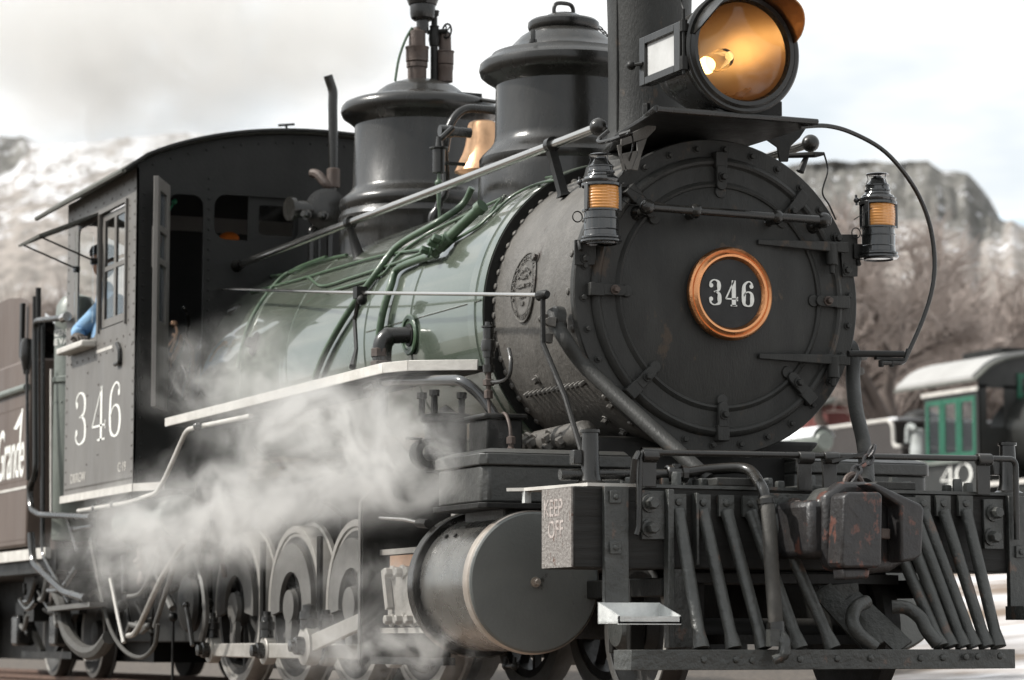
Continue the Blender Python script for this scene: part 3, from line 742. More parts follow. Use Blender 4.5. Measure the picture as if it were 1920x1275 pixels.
prof2 = [(2.38, .468), (z(425), .462), (z(419), .466), (z(413), .470), (z(407), .462), (z(400), .448), (z(393), .462), (z(386), .466), (z(378), .458), (z(372), .435), (z(364), .405), (z(355), .388), (z(240), .378), (z(234), .395), (z(228), .42), (z(222), .448), (z(213), .460), (z(204), .455), (z(198), .44), (z(194), .41), (z(190), .36), (z(187), .30), (z(182), .27), (z(172), .24), (z(164), .205), (z(158), .16), (z(152), .10), (z(150), 0)]
steam = lathez('steam_dome', 'dome', SX, 0, prof2, 96)
# safety valves and whistle
def valve(px, base, segs, name, par=steam, mt='rusty', n=20):
    pr = [(zpx(py, SX), r) for py, r in segs]; c = at(px, base, x=SX)
    return P(name, mt, MB().lathe([(pr[0][0], 0)] + pr + [(pr[-1][0], 0)], (SX, c.y, 0), Z, n), par)
v1 = valve(782, 145, [(150, .055), (128, .055), (127, .062), (119, .062), (118, .058), (116, .066), (93, .066), (91, .070), (89, .070), (88, .050), (60, .048), (57, .03), (52, .022)], 'safety_valve')
v2 = valve(834, 145, [(150, .047), (128, .047), (126, .05), (119, .05), (118, .044), (117, .052), (96, .052), (94, .057), (92, .055), (91, .038), (60, .036), (55, .02)], 'safety_valve')
wst = valve(792, 145, [(60, .036), (38, .036), (38, .052), (34, .068), (26, .074), (12, .075), (10, .074), (9, .082), (-6, .10), (-28, .11), (-34, .09)], 'whistle', mt='dome')
sp = valve(814, 145, [(150, .022), (85, .022), (84, .027), (72, .034), (58, .030), (50, .026), (47, .030), (45, .018), (28, .018), (27, .026), (20, .028), (19, .030), (18, .030)], 'valve_pipe', mt='black')
hc = at(838, 58, x=SX + .05); m = MB(); m.tube([hc + V(.25, -.6, 0).normalized().cross(Z) * .036 * math.cos(t) + Z * .042 * math.sin(t) for t in [2 * PI * k / 18 for k in range(18)]], .006, 6, closed=True)
for k in range(5):
    t = 2 * PI * k / 5; m.tube([hc, hc + V(.25, -.6, 0).normalized().cross(Z) * .036 * math.cos(t) + Z * .042 * math.sin(t)], .004, 5)
m.tube([hc, hc + V(-.08, -.09, 0)], .014, 8); P('handwheel', 'black', m, sp)
P('whistle_lever', 'green', MB().tube(crom([at(741, 152, x=SX), at(748, 110, x=SX), at(760, 75, x=SX), at(773, 52, x=SX)], 5), .008, 7), wst)
P('dome_step', 'black', MB().obox(at(875, 185, x=SX + .3), (.05, 0, 0), (0, .075, 0), (0, 0, .026)), steam)
P('dome_step_rod', 'black', MB().tube([at(895, 186, x=SX + .3), at(935, 192, x=SX + .7)], .012, 6), steam)
# bell in its yoke
BX = at(905, 270, y=0).x; bz = lambda py: zpx(py, BX)
BY = -.02
bell = lathez('bell', 'bell', BX, 0, [(bz(228), 0), (bz(228), .06), (bz(231), .075), (bz(238), .083), (bz(255), .088), (bz(275), .098), (bz(290), .112), (bz(302), .130), (bz(311), .140), (bz(320), .152), (bz(323), .154), (bz(321), .14), (bz(300), .11), (bz(280), .09), (bz(280), 0)], 56)
bell.location = (0, 0, 0)
P('bell_yoke', 'dome', MB().tube(fillet([V(BX, -.225, bz(290)), V(BX, -.20, bz(238)), V(BX, -.12, bz(205)), V(BX, .12, bz(205)), V(BX, .20, bz(238)), V(BX, .225, bz(290))], .1, 6), .024, 12), bell)
bs_ = P('bell_stand', 'dome', MB().tube(crom([V(BX, -.235, 2.45), V(BX - .02, -.28, 2.58), V(BX, -.25, 2.7), V(BX + .01, -.22, 2.78), V(BX, -.235, bz(262))], 5), [.035] * 8 + [.022] * 13, 10), bell)
P('bell_stand', 'dome', MB().tube(crom([V(BX, .235, 2.45), V(BX - .02, .28, 2.58), V(BX, .25, 2.7), V(BX + .01, .22, 2.78), V(BX, .235, bz(262))], 5), .024, 10), bell)
ax_ = at(850, 247, y=-.25); P('trunnion', 'dome', MB().tube([ax_ + V(0, .1, 0), ax_ + V(0, 0, 0), ax_ + V(0, -.01, 0), ax_ + V(0, -.08, 0)], [.028, .028, .034, .032], 14), bell)
rc = at(823, 298, y=-.38)
m = MB().lathe([(-.075, 0), (-.075, .035), (.05, .035), (.055, .052), (.062, .052), (.064, .02), (.12, .014), (.12, 0)], rc, Z, 20); m.tube([rc + Z * .1, V(rc.x, ax_.y - .05, ax_.z)], .016, 8); m.tube([rc + V(0, .03, -.02), rc + V(.0, .15, -.02)], .011, 6)
P('bell_ringer', 'dome', m, bell)
m = MB().tube([rc - Z * .07, rc - Z * .2, rc - Z * .27], [.010, .014, .008], 8); m.ball(rc - Z * .13, .022); m.tube(crom([rc - Z * .25, rc + V(0, 0, -.45), rc + V(-.06, -.05, -.62), rc + V(-.3, -.1, -.78), rc + V(-.6, -.12, -.86)], 6), .008, 6)
P('ringer_pipe', 'green', m, bell)
# long handrails
HZ = 2.648
for s_ in (-1, 1):
    pts = [V(-5.52, s_ * .55, HZ + .003), V(-5.45, s_ * .55, HZ + .003), V(-3.6, s_ * .55, HZ), V(-.12, s_ * .55, HZ - .003)]
    h_ = P('handrail', 'steel', MB().tube(pts, .0215, 16)); h_['label'] = 'bright polished handrail along the boiler'
    P('rail_end_ball', 'dome', MB().ball(pts[-1] + V(.01, 0, 0), .042, 20), h_)
    P('rail_socket', 'dome', MB().lathe([(-.06, .05), (-.05, .055), (.0, .05), (.04, .03), (.12, .026)], pts[0] + V(-.0, 0, 0), X, 16), h_)
    for x in (-3.42, -.64):
        P('handrail_collar', 'dome', MB().lathe([(-.022, .02), (-.022, .036), (.022, .036), (.022, .02)], (x, s_ * .55, HZ), X, 18), h_)
        a = V(x, s_ * .55, HZ - .03); b = V(x + .02, s_ * .50, 2.44) if x < -2 else V(x + .03, s_ * .50, 2.40)
        P('handrail_post', 'black', MB().tube([a, a.lerp(b, .1), a.lerp(b, .92), b], [.024, .022, .034, .045] if x < -2 else [.03, .028, .028, .04], 4 if x > -2 else 12), h_)
# running boards
def rboard(s_):
    m = MB(); m.prism([(-5.08, -.70), (-5.08, -1.12), (-1.36, -1.12), (-1.24, -1.06), (-.975, -.775), (-.975, -.70)] if s_ < 0 else [(-5.08, .70), (-.975, .70), (-.975, .775), (-1.24, 1.06), (-1.36, 1.12), (-5.08, 1.12)], (0, 0, 1.598), X, Y, (0, 0, .02))
    b = P('running_board', 'black', m)
    m = MB(); pts = [V(-5.08, s_ * 1.12, 1.62), V(-1.36, s_ * 1.12, 1.628), V(-1.22, s_ * 1.045, 1.63), V(-.975, s_ * .785, 1.622)]
    for a, c_ in zip(pts, pts[1:]): m.bar(a + (c_ - a).normalized() * .0, c_, .014, .052, Z)
    P('board_edge', 'white', m, b, bevel=.003); return b
rboard(-1); rboard(1)
# jacket-hugging green pipes
def hug(pts, r, name, mt='green', off=.0, k=6, par=loco, n=10):
    q = [on_jacket(px, py, .775 + r + off, -.6) for px, py in pts]
    return P(name, mt, MB().tube(crom(q, k), r, n), par)
P('sanding_pipe', 'green', MB().tube(crom([at(885, 352, y=-.36), on_jacket(866, 385, .80), on_jacket(815, 420, .80), on_jacket(745, 462, .80), on_jacket(700, 520, .80), on_jacket(650, 590, .80), on_jacket(610, 660, .80), on_jacket(590, 710, .80)], 6), .018, 12))
P('feed_pipe', 'green', MB().tube(crom([on_jacket(818, 478, .80), on_jacket(785, 487, .80), on_jacket(745, 505, .80), on_jacket(733, 535, .80), on_jacket(718, 585, .80), on_jacket(711, 630, .80), on_jacket(708, 690, .80)], 6), .020, 12))
hug([(400, 610), (455, 530), (530, 515), (600, 490), (650, 478)], .010, 'oil_pipe')
hug([(470, 548), (560, 524), (578, 520), (604, 536), (660, 520), (745, 492), (800, 470)], .008, 'oil_pipe')
hug([(575, 520), (640, 500), (722, 478), (805, 466)], .008, 'oil_pipe')
hug([(610, 548), (680, 528), (720, 512), (745, 480), (800, 440), (880, 400), (940, 372)], .008, 'oil_pipe')
hug([(445, 690), (470, 600), (520, 528), (560, 502), (612, 482)], .012, 'injector_pipe')
hug([(848, 452), (905, 418), (940, 372), (985, 342), (1045, 330)], .007, 'oil_pipe')
hug([(846, 456), (910, 412), (960, 368), (1010, 344), (1052, 336)], .007, 'oil_pipe')
# valve assembly on the shoulder of the boiler
a, b = on_jacket(812, 474, .82), on_jacket(905, 385, .83)
va = P('sander_valve', 'green', MB().tube([a, a.lerp(b, .12), a.lerp(b, .14), a.lerp(b, .34), a.lerp(b, .36), a.lerp(b, .9), a.lerp(b, .91), b], [.030, .030, .036, .036, .026, .026, .036, .034], 14)); K_ = K
for f_ in (.05, .2, .3): P('valve_nut', 'green', MB().bolt(a.lerp(b, f_) + V(0, -.03, -.01), V(0, -1, .3), .022, .04), va)
# control rod with its hangers
r0, r1, r2 = V(-5.5, -.72, 2.40), V(-2.13, -.92, 2.09), V(-.05, -.86, 1.852)
r0 = at(410, 542, x=-5.5); r1 = at(675, 549, y=-.93); r2 = at(1018, 553, y=-.86)
cr_ = P('throttle_rod', 'steel', MB().tube([r0, r1, r2], .0095, 10))
P('rod_joint', 'black', MB().tube([r2 + V(-.05, 0, 0), r2 + V(-.04, 0, 0), r2 + V(.03, 0, 0), r2 + V(.05, 0, 0)], [.012, .024, .022, .014], 10), cr_)
P('drop_rod', 'black', MB().tube([r2, r2 + V(.0, .0, -.22), at(1060, 745, y=-.86), at(1090, 845, y=-.86)], .0125, 8), cr_)
P('rod_hanger', 'dome', MB().tube([r1, at(665, 600, y=-.93), at(668, 655, y=-.95), at(661, 688, y=-1.0)], [.014, .012, .011, .02], 6), cr_)
P('rod_clamp', 'black', MB().obox(r1, (.03, 0, 0), (0, .028, 0), (0, 0, .03)).ball(r1 + V(.03, 0, -.04), .028), cr_)
# lubricator check valve at the jacket edge
c0 = at(916, 650, y=-.90)
m = MB().lathe([(-.12, .012), (-.12, .026), (-.085, .028), (-.085, .018), (-.05, .018), (-.05, .027), (-.02, .027), (-.02, .034), (.0, .036), (.03, .032), (.035, .026), (.085, .026), (.088, .034), (.096, .034), (.098, .018), (.115, .016), (.115, 0)], c0, Z, 12)
cv = P('check_valve', 'dome', m)
m = MB().lathe([(-.24, .012), (-.24, .022), (-.205, .022), (-.20, .012), (-.18, .012), (-.18, .028), (-.155, .028), (-.15, .014), (-.12, .014)], c0, Z, 8); P('valve_union', 'rusty', m, cv)
P('valve_arm', 'dome', MB().tube(crom([c0 + V(0, 0, -.165), c0 + V(.1, .02, -.17), c0 + V(.17, .03, -.15), c0 + V(.17, .04, -.08), c0 + V(.12, .05, -.02)], 5), .010, 8), cv)
P('copper_tube', 'rusty', MB().tube(crom([c0 + Z * -.23, c0 + V(.02, 0, -.32), c0 + V(.07, 0, -.37), at(945, 775, y=-.90), at(956, 800, y=-.90), at(958, 845, y=-.90)], 6), .008, 8), cv)
P('tube_union', 'rusty', MB().lathe([(-.06, .018), (-.02, .02), (-.015, .014), (.0, .014), (.0, .022), (.03, .022), (.035, .012)], at(958, 832, y=-.90), Z, 6), cv)
# black exhaust pipe under the running board
q = [at(690, 726, y=-1.0), at(700, 722, y=-1.02), at(730, 713, y=-1.02), at(868, 713, y=-.92), at(905, 745, y=-.84), at(950, 815, y=-.76), at(985, 870, y=-.7)]
ep = P('exhaust_pipe', 'lamp', MB().tube(fillet(q, .1), .026, 14))
P('pipe_clamp', 'black', MB().lathe([(-.03, .03), (-.03, .042), (.03, .042), (.03, .03)], q[2].lerp(q[1], .5), q[2] - q[1], 8), ep)
P('pipe_hook', 'black', MB().tube([q[0] + V(0, 0, .05) * 1 + V(0, 0, -.05) + V(.045 * math.cos(t), 0, .045 * math.sin(t)) for t in [k * PI * 1.4 / 8 + .6 for k in range(9)]], .014, 8), ep)
# headlight shelf and headlight
HS = 2.64
sh = MB(); sh.prism([(.42, -.515), (.42, .29), (.30, .29), (-.55, .27), (-.70, .18), (-.70, -.22), (-.62, -.26), (-.25, -.40)], (0, 0, HS - .012), X, Y, (0, 0, .02))
shelf = P('headlight_shelf', 'black', sh, bevel=.004)
P('shelf_edge', 'dome', MB().tube([V(-.70, -.24, HS + .004), V(.42, -.515, HS + .004)], .015, 8).tube([V(.42, -.515, HS), V(.42, .29, HS)], .014, 8), shelf)
for y_ in ():
    m = MB(); m.prism([(.0, 0), (.30, 0), (.30, -.05), (.20, -.12), (.13, -.22), (.12, -.30), (-.02, -.30), (-.02, -.2), (.02, -.12)], (0, y_, HS - .013), V(1, 0, 0), Z, (0, .014, 0)); 
    P('shelf_bracket', 'galv' if False else 'front', m, shelf, bevel=.002)
m = MB(); br_o = at(1190, 290, x=.15)
a1, a2, a3, a4, a5 = at(1150, 262, x=.1), at(1232, 226, x=.1), at(1228, 245, x=.1), at(1212, 265, x=.1), at(1196, 318, x=.1)
def quad(pts, name, mt, par, dep=(-.012, 0, 0)):
    m = MB(); o = pts[0]; m.prism([((p - o).y, (p - o).z) for p in pts], o, Y, Z, dep); return P(name, mt, m, par, bevel=.002)
quad([at(px, py, x=-.06) for px, py in ((1420, 243), (1512, 240), (1500, 258), (1482, 275), (1478, 303), (1462, 303), (1458, 276), (1438, 262))], 'shelf_bracket', 'black', shelf)
for sgn in (-1,):
    # pierced side bracket: four bars round the slot
    def bq(lst): return quad([at(px, py, x=.1) for px, py in lst], 'pierced_bracket', 'smokebox', shelf)
    bq([(1165, 258), (1233, 226), (1229, 243), (1214, 258), (1165, 274)])
    bq([(1195, 266), (1214, 258), (1203, 290), (1196, 320), (1184, 318), (1196, 290)])
    bq([(1158, 272), (1166, 270), (1166, 292), (1176, 318), (1168, 320)])
    bq([(1166, 288), (1196, 282), (1194, 290), (1184, 318), (1172, 318)])
m = MB(); m.prism([(-.17, -.14), (.17, -.14), (.17, .14), (-.17, .14)], (.20, .0, HS + .008), X, Y, (0, 0, .085)); ped = P('headlight_pedestal', 'black', m, shelf, bevel=.006)
HC = at(1391, 96, x=.42); HX, HY, HZ2 = .42, HC.y, HC.z
HR = .222
hd = MB().lathe([(-.62, 0), (-.62, .10), (-.60, .125), (-.34, .235), (-.30, .245), (-.06, .248), (-.055, .27), (-.045, .276), (-.03, .272), (-.02, .278), (.012, .284), (.02, .275), (.016, .262), (.028, .25), (.026, .232), (.0, .226), (-.02, .222)], (HX, HY, HZ2), X, 72)
head = P('headlight', 'dome', hd); lab(head, 'big round headlight with amber copper reflector')
refl = mat('copper_reflector', (.72, .54, .37), .24, 1, (.52, .36, .22), 3, .8, .03, 5, rough2=.36)
prf = [(-.02 - .40 * (1 - (r / .222) ** 2), r) for r in [.222 * (1 - i / 12) for i in range(12)]] + [(-.42, 0)]
P('reflector', refl, MB().lathe(prf, (HX, HY, HZ2), X, 64), head)
P('bulb', 'bulb', MB().ball((HX - .33, HY, HZ2 - .0), .026, 16), head)
P('bulb_holder', 'band', MB().lathe([(-.08, .013), (-.03, .013), (-.02, .010)], (HX - .33, HY, HZ2), X, 12), head)
P('lamp_chimney', 'glass', MB().lathe([(-.06, .03), (-.02, .036), (.02, .032), (.05, .018), (.052, .016), (.02, .030), (-.02, .034), (-.06, .028)], (HX - .22, HY, HZ2), X, 24), head)
P('lens', 'glass', MB().lathe([(.0, .222), (.03, .18), (.055, .12), (.069, .06), (.073, 0), (.067, 0), (.063, .06), (.049, .12), (.024, .18), (-.006, .222)], (HX, HY, HZ2), X, 64), head)
# hood: two curved wings of sheet
def hood(a0, a1, mt, name):
    n_ = 16; m = MB(); vs = []; fs = []
    for lay in (0, -.006):
        for i in range(n_ + 1):
            t = i / n_; a = a0 + (a1 - a0) * t; ln = .04 + .17 * math.sin(PI * min(1, max(0, t)) ) ** .7
            for xx in (.0, ln): vs.append(V(HX + xx, HY + math.cos(a) * (.262 + lay), HZ2 + math.sin(a) * (.262 + lay)))
    k = 2 * (n_ + 1)
    for i in range(n_):
        a, b, c_, d_ = 2 * i, 2 * i + 1, 2 * i + 3, 2 * i + 2
        fs += [(a, b, c_, d_), (a + k, d_ + k, c_ + k, b + k), (b, b + k, c_ + k, c_), (a, d_, d_ + k, a + k)]
    fs += [(0, k, k + 1, 1), (2 * n_, 2 * n_ + 1, 2 * n_ + 1 + k, 2 * n_ + k)]
    m.add(vs, fs); return P(name, mt, m, head)
hood(math.radians(12), math.radians(84), refl, 'hood_wing') if False else hood(math.radians(12), math.radians(84), mat('dull_copper_hood', (.30, .15, .07), .3, .9, (.20, .10, .05), 9, .9, .15, 30), 'hood_wing'); hood(math.radians(96), math.radians(168), 'dome', 'hood_wing')
# number glass box on the side
n0 = at(1237, 103, y=HY - .30)
def nb(px, py): return at(px, py, y=HY - .30)
c1, c2, c3, c4 = nb(1198, 68), nb(1274, 44), nb(1274, 138), nb(1198, 157)
xa, xb, za, zb = c1.x, c2.x, (c3.z + c4.z) / 2, (c1.z + c2.z) / 2
m = panel((0, HY - .30, 0), X, Z, (xa, xb), (za, zb), [(xa + .055, xb - .06, za + .035, zb - .035, 0)], (0, .025, 0)); nbx = P('number_glass_frame', 'dome', m, head, bevel=.003)
m = MB(); m.box(xa + .004, xb - .004, HY - .272, HY - .236, za + .004, zb - .004); P('number_box', 'dome', m, head, bevel=.003)
P('frosted_glass', mat('frosted_number_glass', (.50, .50, .49), .5, 0, (.36, .36, .35), 6, .5, .1, 40), MB().box(xa + .05, xb - .055, HY - .284, HY - .278, za + .03, zb - .03), nbx)
P('latch_knob', 'black', MB().ball(V(xa - .02, HY - .33, za + .1), .022).tube([V(xa - .02, HY - .33, za + .1), V(xa + .04, HY - .30, za + .1)], .008, 6), nbx)
P('hinge_pin', 'black', MB().tube([V(xb + .02, HY - .29, za - .02), V(xb + .02, HY - .29, zb + .05)], .008, 8).tube(crom([V(xb + .02, HY - .29, zb + .05), V(xb + .0, HY - .29, zb + .09), V(xb + .03, HY - .29, zb + .12), V(xb + .06, HY - .29, zb + .09)], 4), .004, 6).tube([V(xb + .02, HY - .29, za), V(xb + .02, HY - .29, za + .06)], .018, 8).tube([V(xb + .02, HY - .29, zb - .05), V(xb + .02, HY - .29, zb + .0)], .018, 8), nbx)
# curved conduit bow at the right
def bx(px, py, x=.22): return at(px, py, x=x)
bow = [bx(1500, 238, .38), bx(1550, 236, .36), bx(1600, 250, .33), bx(1660, 285, .3), bx(1710, 345), bx(1740, 410), bx(1752, 480), bx(1748, 540), bx(1730, 600), bx(1700, 668)]
bw = P('conduit_bow', 'dome', MB().tube(crom(bow, 6), .0105, 12))
P('bow_foot', 'dome', MB().tube(fillet([bx(1703, 655), bx(1697, 675), bx(1690, 680), bx(1650, 680)], .02), .012, 8), bw)
P('bow_arm', 'black', MB().tube([bx(1590, 663), bx(1694, 664)], .0155, 12), bw)
for px in (1652, 1672): P('arm_bolt', 'black', MB().bolt(bx(px, 676), -Z, .013, .03, washer=False), bw)
P('arm_plate', 'black', MB().obox(bx(1668, 673), (.012, 0, 0), (0, .075, 0), (0, 0, .006)), bw)
# lamp brackets on the ring, and top fittings
for (a, b, c_, d_) in (((1076, 450), (1116, 450), (1116, 497), (1076, 497)), ((1572, 440), (1606, 440), (1606, 519), (1578, 519))):
    quad([at(*q, x=.004) for q in (a, b, c_, d_)], 'lamp_bracket', 'front', ring, (.012, 0, 0))
for q in ((1097, 485), (1571, 447), (1588, 507)): P('bracket_bolt', 'front', MB().bolt(at(*q, x=.016), X, .016, .018), ring)
m = MB().tube([at(1472, 292, x=-.15), at(1528, 290, x=-.05), at(1545, 288, x=-.05)], [.012, .014, .008], 8); m.tube([at(1513, 292, x=-.1), at(1500, 322, x=-.1)], [.012, .02], 8); P('lamp_plug', 'black', m)
P('lamp_cable', 'black', MB().tube(crom([at(1545, 288, x=-.05), at(1552, 320, x=-.02), at(1542, 360, x=.02), at(1555, 385, x=.02), at(1567, 412, x=.02)], 6), .0042, 6))
m = MB().tube(fillet([at(1140, 246, x=.0), at(1121, 262, x=.02), at(1124, 268, x=.06), at(1150, 262, x=.12), at(1180, 250, x=.2)], .02), .010, 8); m.tube([at(1163, 255, x=.16), at(1184, 248, x=.2)], .015, 8); P('lamp_plug', 'dome', m)
P('lamp_cable', 'dome', MB().tube(crom([at(1184, 249, x=.2), at(1187, 270, x=.15), at(1180, 300, x=.1), at(1167, 326, x=.06)], 6), .004, 6))

# ------------------------------------------------------------------ cylinders, valve chests
CY, CZ, CRR = .90, .572, .318
for s_ in (-1, 1):
    y = s_ * CY; xf, xr = -.045, -.66
    cyl = P('cylinder', 'cyl', MB().lathe([(xr, 0), (xr, .305), (xf - .05, .305), (xf - .05, 0)], (0, y, CZ), X, 80))
    P('rear_flange', 'dome', MB().lathe([(xr - .075, .2), (xr - .075, .33), (xr - .07, .338), (xr - .005, .338), (xr, .333), (xr, .30)], (0, y, CZ), X, 80), cyl)
    P('polished_band', 'band', MB().lathe([(xf - .075, .304), (xf - .073, .314), (xf - .03, .320), (xf - .008, .318), (xf - .002, .310), (xf - .002, .302)], (0, y, CZ), X, 80), cyl)
    hdc = P('cylinder_head', 'cylhead', MB().lathe([(xf - .004, .312), (xf + .004, .310), (xf + .010, .302), (xf + .011, 0)], (0, y, CZ), X, 80), cyl)
    P('head_nut', 'galv' if False else 'band', MB().bolt((xf + .011, y, CZ), X, .016, .025), hdc)
    m = MB()
    for i in range(2): m.rivet(V(xr + .12 + i * .11, y - .22, CZ + .215), V(0, -.7, .7), .012)
    tag(P('sheet_rivet', 'black', m, cyl), None)
    # drain cocks
    m = MB().tube([(-.32, y - .02, CZ - .33), (-.32, y - .02, CZ - .37), (-.22, y - .02, CZ - .37), (-.22, y - .02, CZ - .33)], .010, 6).ball((-.32, y - .02, CZ - .37), .018).ball((-.22, y - .02, CZ - .37), .018); P('drain_cock', 'black', m, cyl)
    # valve chest
    zb, z1, z2 = .895, 1.085, 1.165
    x0, x1, yo, yi = -.62, -.06, s_ * 1.14, s_ * .42
    def slab(zc0, zc1, g, ch, nm, mt, par, bev=.01):
        a0, a1, b0, b1 = x0 - g, x1 + g, yi, yo + s_ * g
        pts = [(a0 + ch, b1), (a1 - ch, b1), (a1, b1 - s_ * ch), (a1, b0), (a0, b0), (a0, b1 - s_ * ch)]
        m = MB(); m.prism(pts, (0, 0, zc0), X, Y, (0, 0, zc1 - zc0)); return P(nm, mt, m, par, bevel=bev)
    vc = slab(zb + .028, z1, 0, .03, 'valve_chest', 'chest', loco)
    slab(zb, zb + .026, .02, .03, 'chest_flange', 'black', vc, .004)
    slab(z1 + .002, z1 + .055, .012, .03, 'chest_cover_rim', 'chest', vc, .006)
    m = MB(); a0, a1, b1 = x0 - .01, x1 + .01, yo
    m.v = [(a0, yi, z1 + .057), (a1, yi, z1 + .057), (a1, b1, z1 + .057), (a0, b1, z1 + .057), (a0 + .06, yi, z2), (a1 - .06, yi, z2), (a1 - .06, b1 - s_ * .06, z2), (a0 + .06, b1 - s_ * .06, z2)]
    m.f = [(0, 1, 5, 4), (1, 2, 6, 5), (2, 3, 7, 6), (3, 0, 4, 7), (4, 5, 6, 7), (0, 3, 2, 1)]
    P('chest_cover', 'chest', m, vc, bevel=.012)
    m = MB(); m.prism([(-.57, 0), (-.11, 0), (-.11, .12), (-.57, .12)], (0, s_ * 1.02, .80), X, Z, (0, -s_ * .5, 0)); P('chest_neck', 'chest', m, vc, bevel=.01)
    # crosshead guides, crosshead
    gy = s_ * .93
    g1 = P('guide_bar', 'rodsteel', MB().box(-1.80, -.70, gy - .05, gy + .05, .735, .762)); share(g1, (0, 0, -.385))
    sl1 = P('guide_slide', 'bronze', MB().box(-1.62, -1.02, gy - .055, gy + .055, .672, .728)); share(sl1, (0, 0, -.265))
    m = MB(); m.prism([(-1.65, -.14), (-1.60, .12), (-1.02, .12), (-1.02, -.14), (-1.2, -.16), (-1.5, -.16)], (0, gy - s_ * .0, .545), X, Z, (0, s_ * .06, 0)); xh = P('crosshead', 'rodsteel', m, bevel=.01)
    for i in range(4):
        for dz in (.10, -.13): P('crosshead_nut', 'rodsteel', MB().bolt((-1.56 + i * .14, gy + s_ * .062, .545 + dz), (0, s_, 0), .024, .035), xh)
    P('piston_rod', 'steel', MB().tube([(-1.3, s_ * .90, CZ - .02), (-.7, s_ * .90, CZ - .02)], .03, 14), xh)
    P('drop_link', 'rodsteel', MB().bar((-1.62, gy + s_ * .08, .66), (-1.56, gy + s_ * .08, .47), .03, .04), xh)
    # guide yoke: thin plate hanging from the board
    yp = MB(); x = -1.80; yp.prism([(s_ * .60, .22), (s_ * 1.07, .22), (s_ * 1.07, 1.0), (s_ * 1.0, 1.07), (s_ * .60, 1.07)], (x, 0, 0), Y, Z, (.026, 0, 0)); yk = P('guide_yoke', 'black', yp); P('yoke_edge', 'weight', MB().tube([(x + .0, s_ * 1.075, .22), (x, s_ * 1.075, 1.0), (x, s_ * 1.005, 1.075)], .011, 6), yk)
    P('yoke_foot', 'black', MB().box(-1.79, -.80, s_ * 1.0 - .03, s_ * 1.0 + .03, .20, .235), yk)
    # driving wheels
    WX = (-2.22, -3.24, -4.26, -5.32); WZ = .51; wy = s_ * .455
    first = None
    for wi, wx in enumerate(WX):
        if first is None:
            yo_ = s_ * .125
            ty = MB().lathe([(0, .405), (0, .49), (.025, .49), (.03, .472), (.12, .466), (.125, .462), (.125, .428), (.115, .425), (.115, .405), (0, .405)], (0, 0, 0), Y * s_, 72)
            wc = MB().lathe([(.01, .36), (.01, .405), (.115, .405), (.115, .365), (.01, .36)], (0, 0, 0), Y * s_, 64)
            for k in range(12):
                a = 2 * PI * k / 12; d = V(math.cos(a), 0, math.sin(a)); t_ = V(-math.sin(a), 0, math.cos(a))
                wc.obox(d * .225 + Y * s_ * .06, d * .15, t_ * .018, Y * .02)
            wc.lathe([(0, 0), (0, .11), (.13, .105), (.135, .0)], (0, 0, 0), Y * s_, 32)
            m2 = MB(); m2.prism([(.06 * math.cos(a), .06 * math.sin(a)) for a in [k * PI / 10 for k in range(11)]] + [(.05 * math.cos(PI + k * PI / 10) , -.255 + .05 * math.sin(PI + k * PI / 10)) for k in range(11)], (0, s_ * .12, 0), X, Z, (0, s_ * .035, 0))
            cwp = [(.365 * math.cos(math.radians(a)), .365 * math.sin(math.radians(a))) for a in range(-8, 189, 7)] + [(.20 * math.cos(math.radians(a)), .20 * math.sin(math.radians(a))) for a in range(188, -9, -7)]
            cw = MB(); L_ = [V(a, 0, b) for a, b in cwp[:29]]; R_ = [V(a, 0, b) for a, b in cwp[29:][::-1]]; cw.strip([p + V(0, s_ * .115, 0) for p in L_], [p + V(0, s_ * .115, 0) for p in R_], (0, s_ * .03, 0))
            hub = MB().lathe([(.13, 0), (.13, .098), (.158, .095), (.16, .0)], (0, 0, 0), Y * s_, 32)
            w0 = P('driving_wheel', 'wheel', wc, loco); kids = [P('tyre', 'tyre', ty, w0), P('counterweight', 'weight', cw, w0), P('hub_cap', 'weight', hub, w0), P('crank_web', 'weight', m2, w0)]
            first = w0; w0.location = (wx, wy, WZ)
            if s_ < 0: pass
        else:
            w1 = first.copy(); C.objects.link(w1); w1.location = (wx, wy, WZ)
            for k_ in kids: q = k_.copy(); C.objects.link(q); q.parent = w1
        if s_ < 0:
            P('axle', 'wheel', MB().tube([(wx, -.45, WZ), (wx, .45, WZ)], .08, 16))
    # side rod and main rod, cranks straight down
    ry, rz = s_ * .72, .255
    rod = MB(); rod.prism([(WX[3], -.038), (WX[3], .038), (WX[2] - .14, .044), (WX[1], .04), (WX[0], .038), (WX[0], -.038), (WX[1], -.04), (WX[2] - .14, -.044)], (0, ry, rz), X, Z, (0, s_ * .035, 0))
    sr = P('side_rod', 'rodsteel', rod, bevel=.006)
    for wi, wx in enumerate(WX):
        P('rod_boss', 'rodsteel', MB().lathe([(-.02, .0), (-.02, .075), (-.015, .08), (.04, .08), (.045, .075), (.045, .0)], (wx, ry, rz), Y * s_, 28), sr)
        P('crank_pin', 'dome', MB().lathe([(.045, .045), (.06, .048), (.085, .046), (.09, .036), (.115, .034), (.12, 0)], (wx, ry, rz), Y * s_, 20), sr)
        P('oil_cup', 'dome', MB().lathe([(.075, .04), (.12, .038), (.125, .045), (.165, .045), (.17, .034), (.195, .032), (.2, .022), (.225, .022), (.226, 0)], (wx, ry + s_ * .02, rz), Z, 14), sr)
    my = s_ * .82
    mp0, mp1 = V(WX[1], my, .285), V(-1.40, my + s_ * .03, .555); d = (mp1 - mp0).normalized(); upv = Z - d * d.z
    mr_ = MB(); n1 = upv.normalized()
    mr_.prism([(0, -.045), (0, .05), (1.9 - .06, .036), (1.9 - .06, -.036)], mp0, d, n1, (0, s_ * .035, 0)); mrod = P('main_rod', 'rodsteel', mr_, bevel=.006)
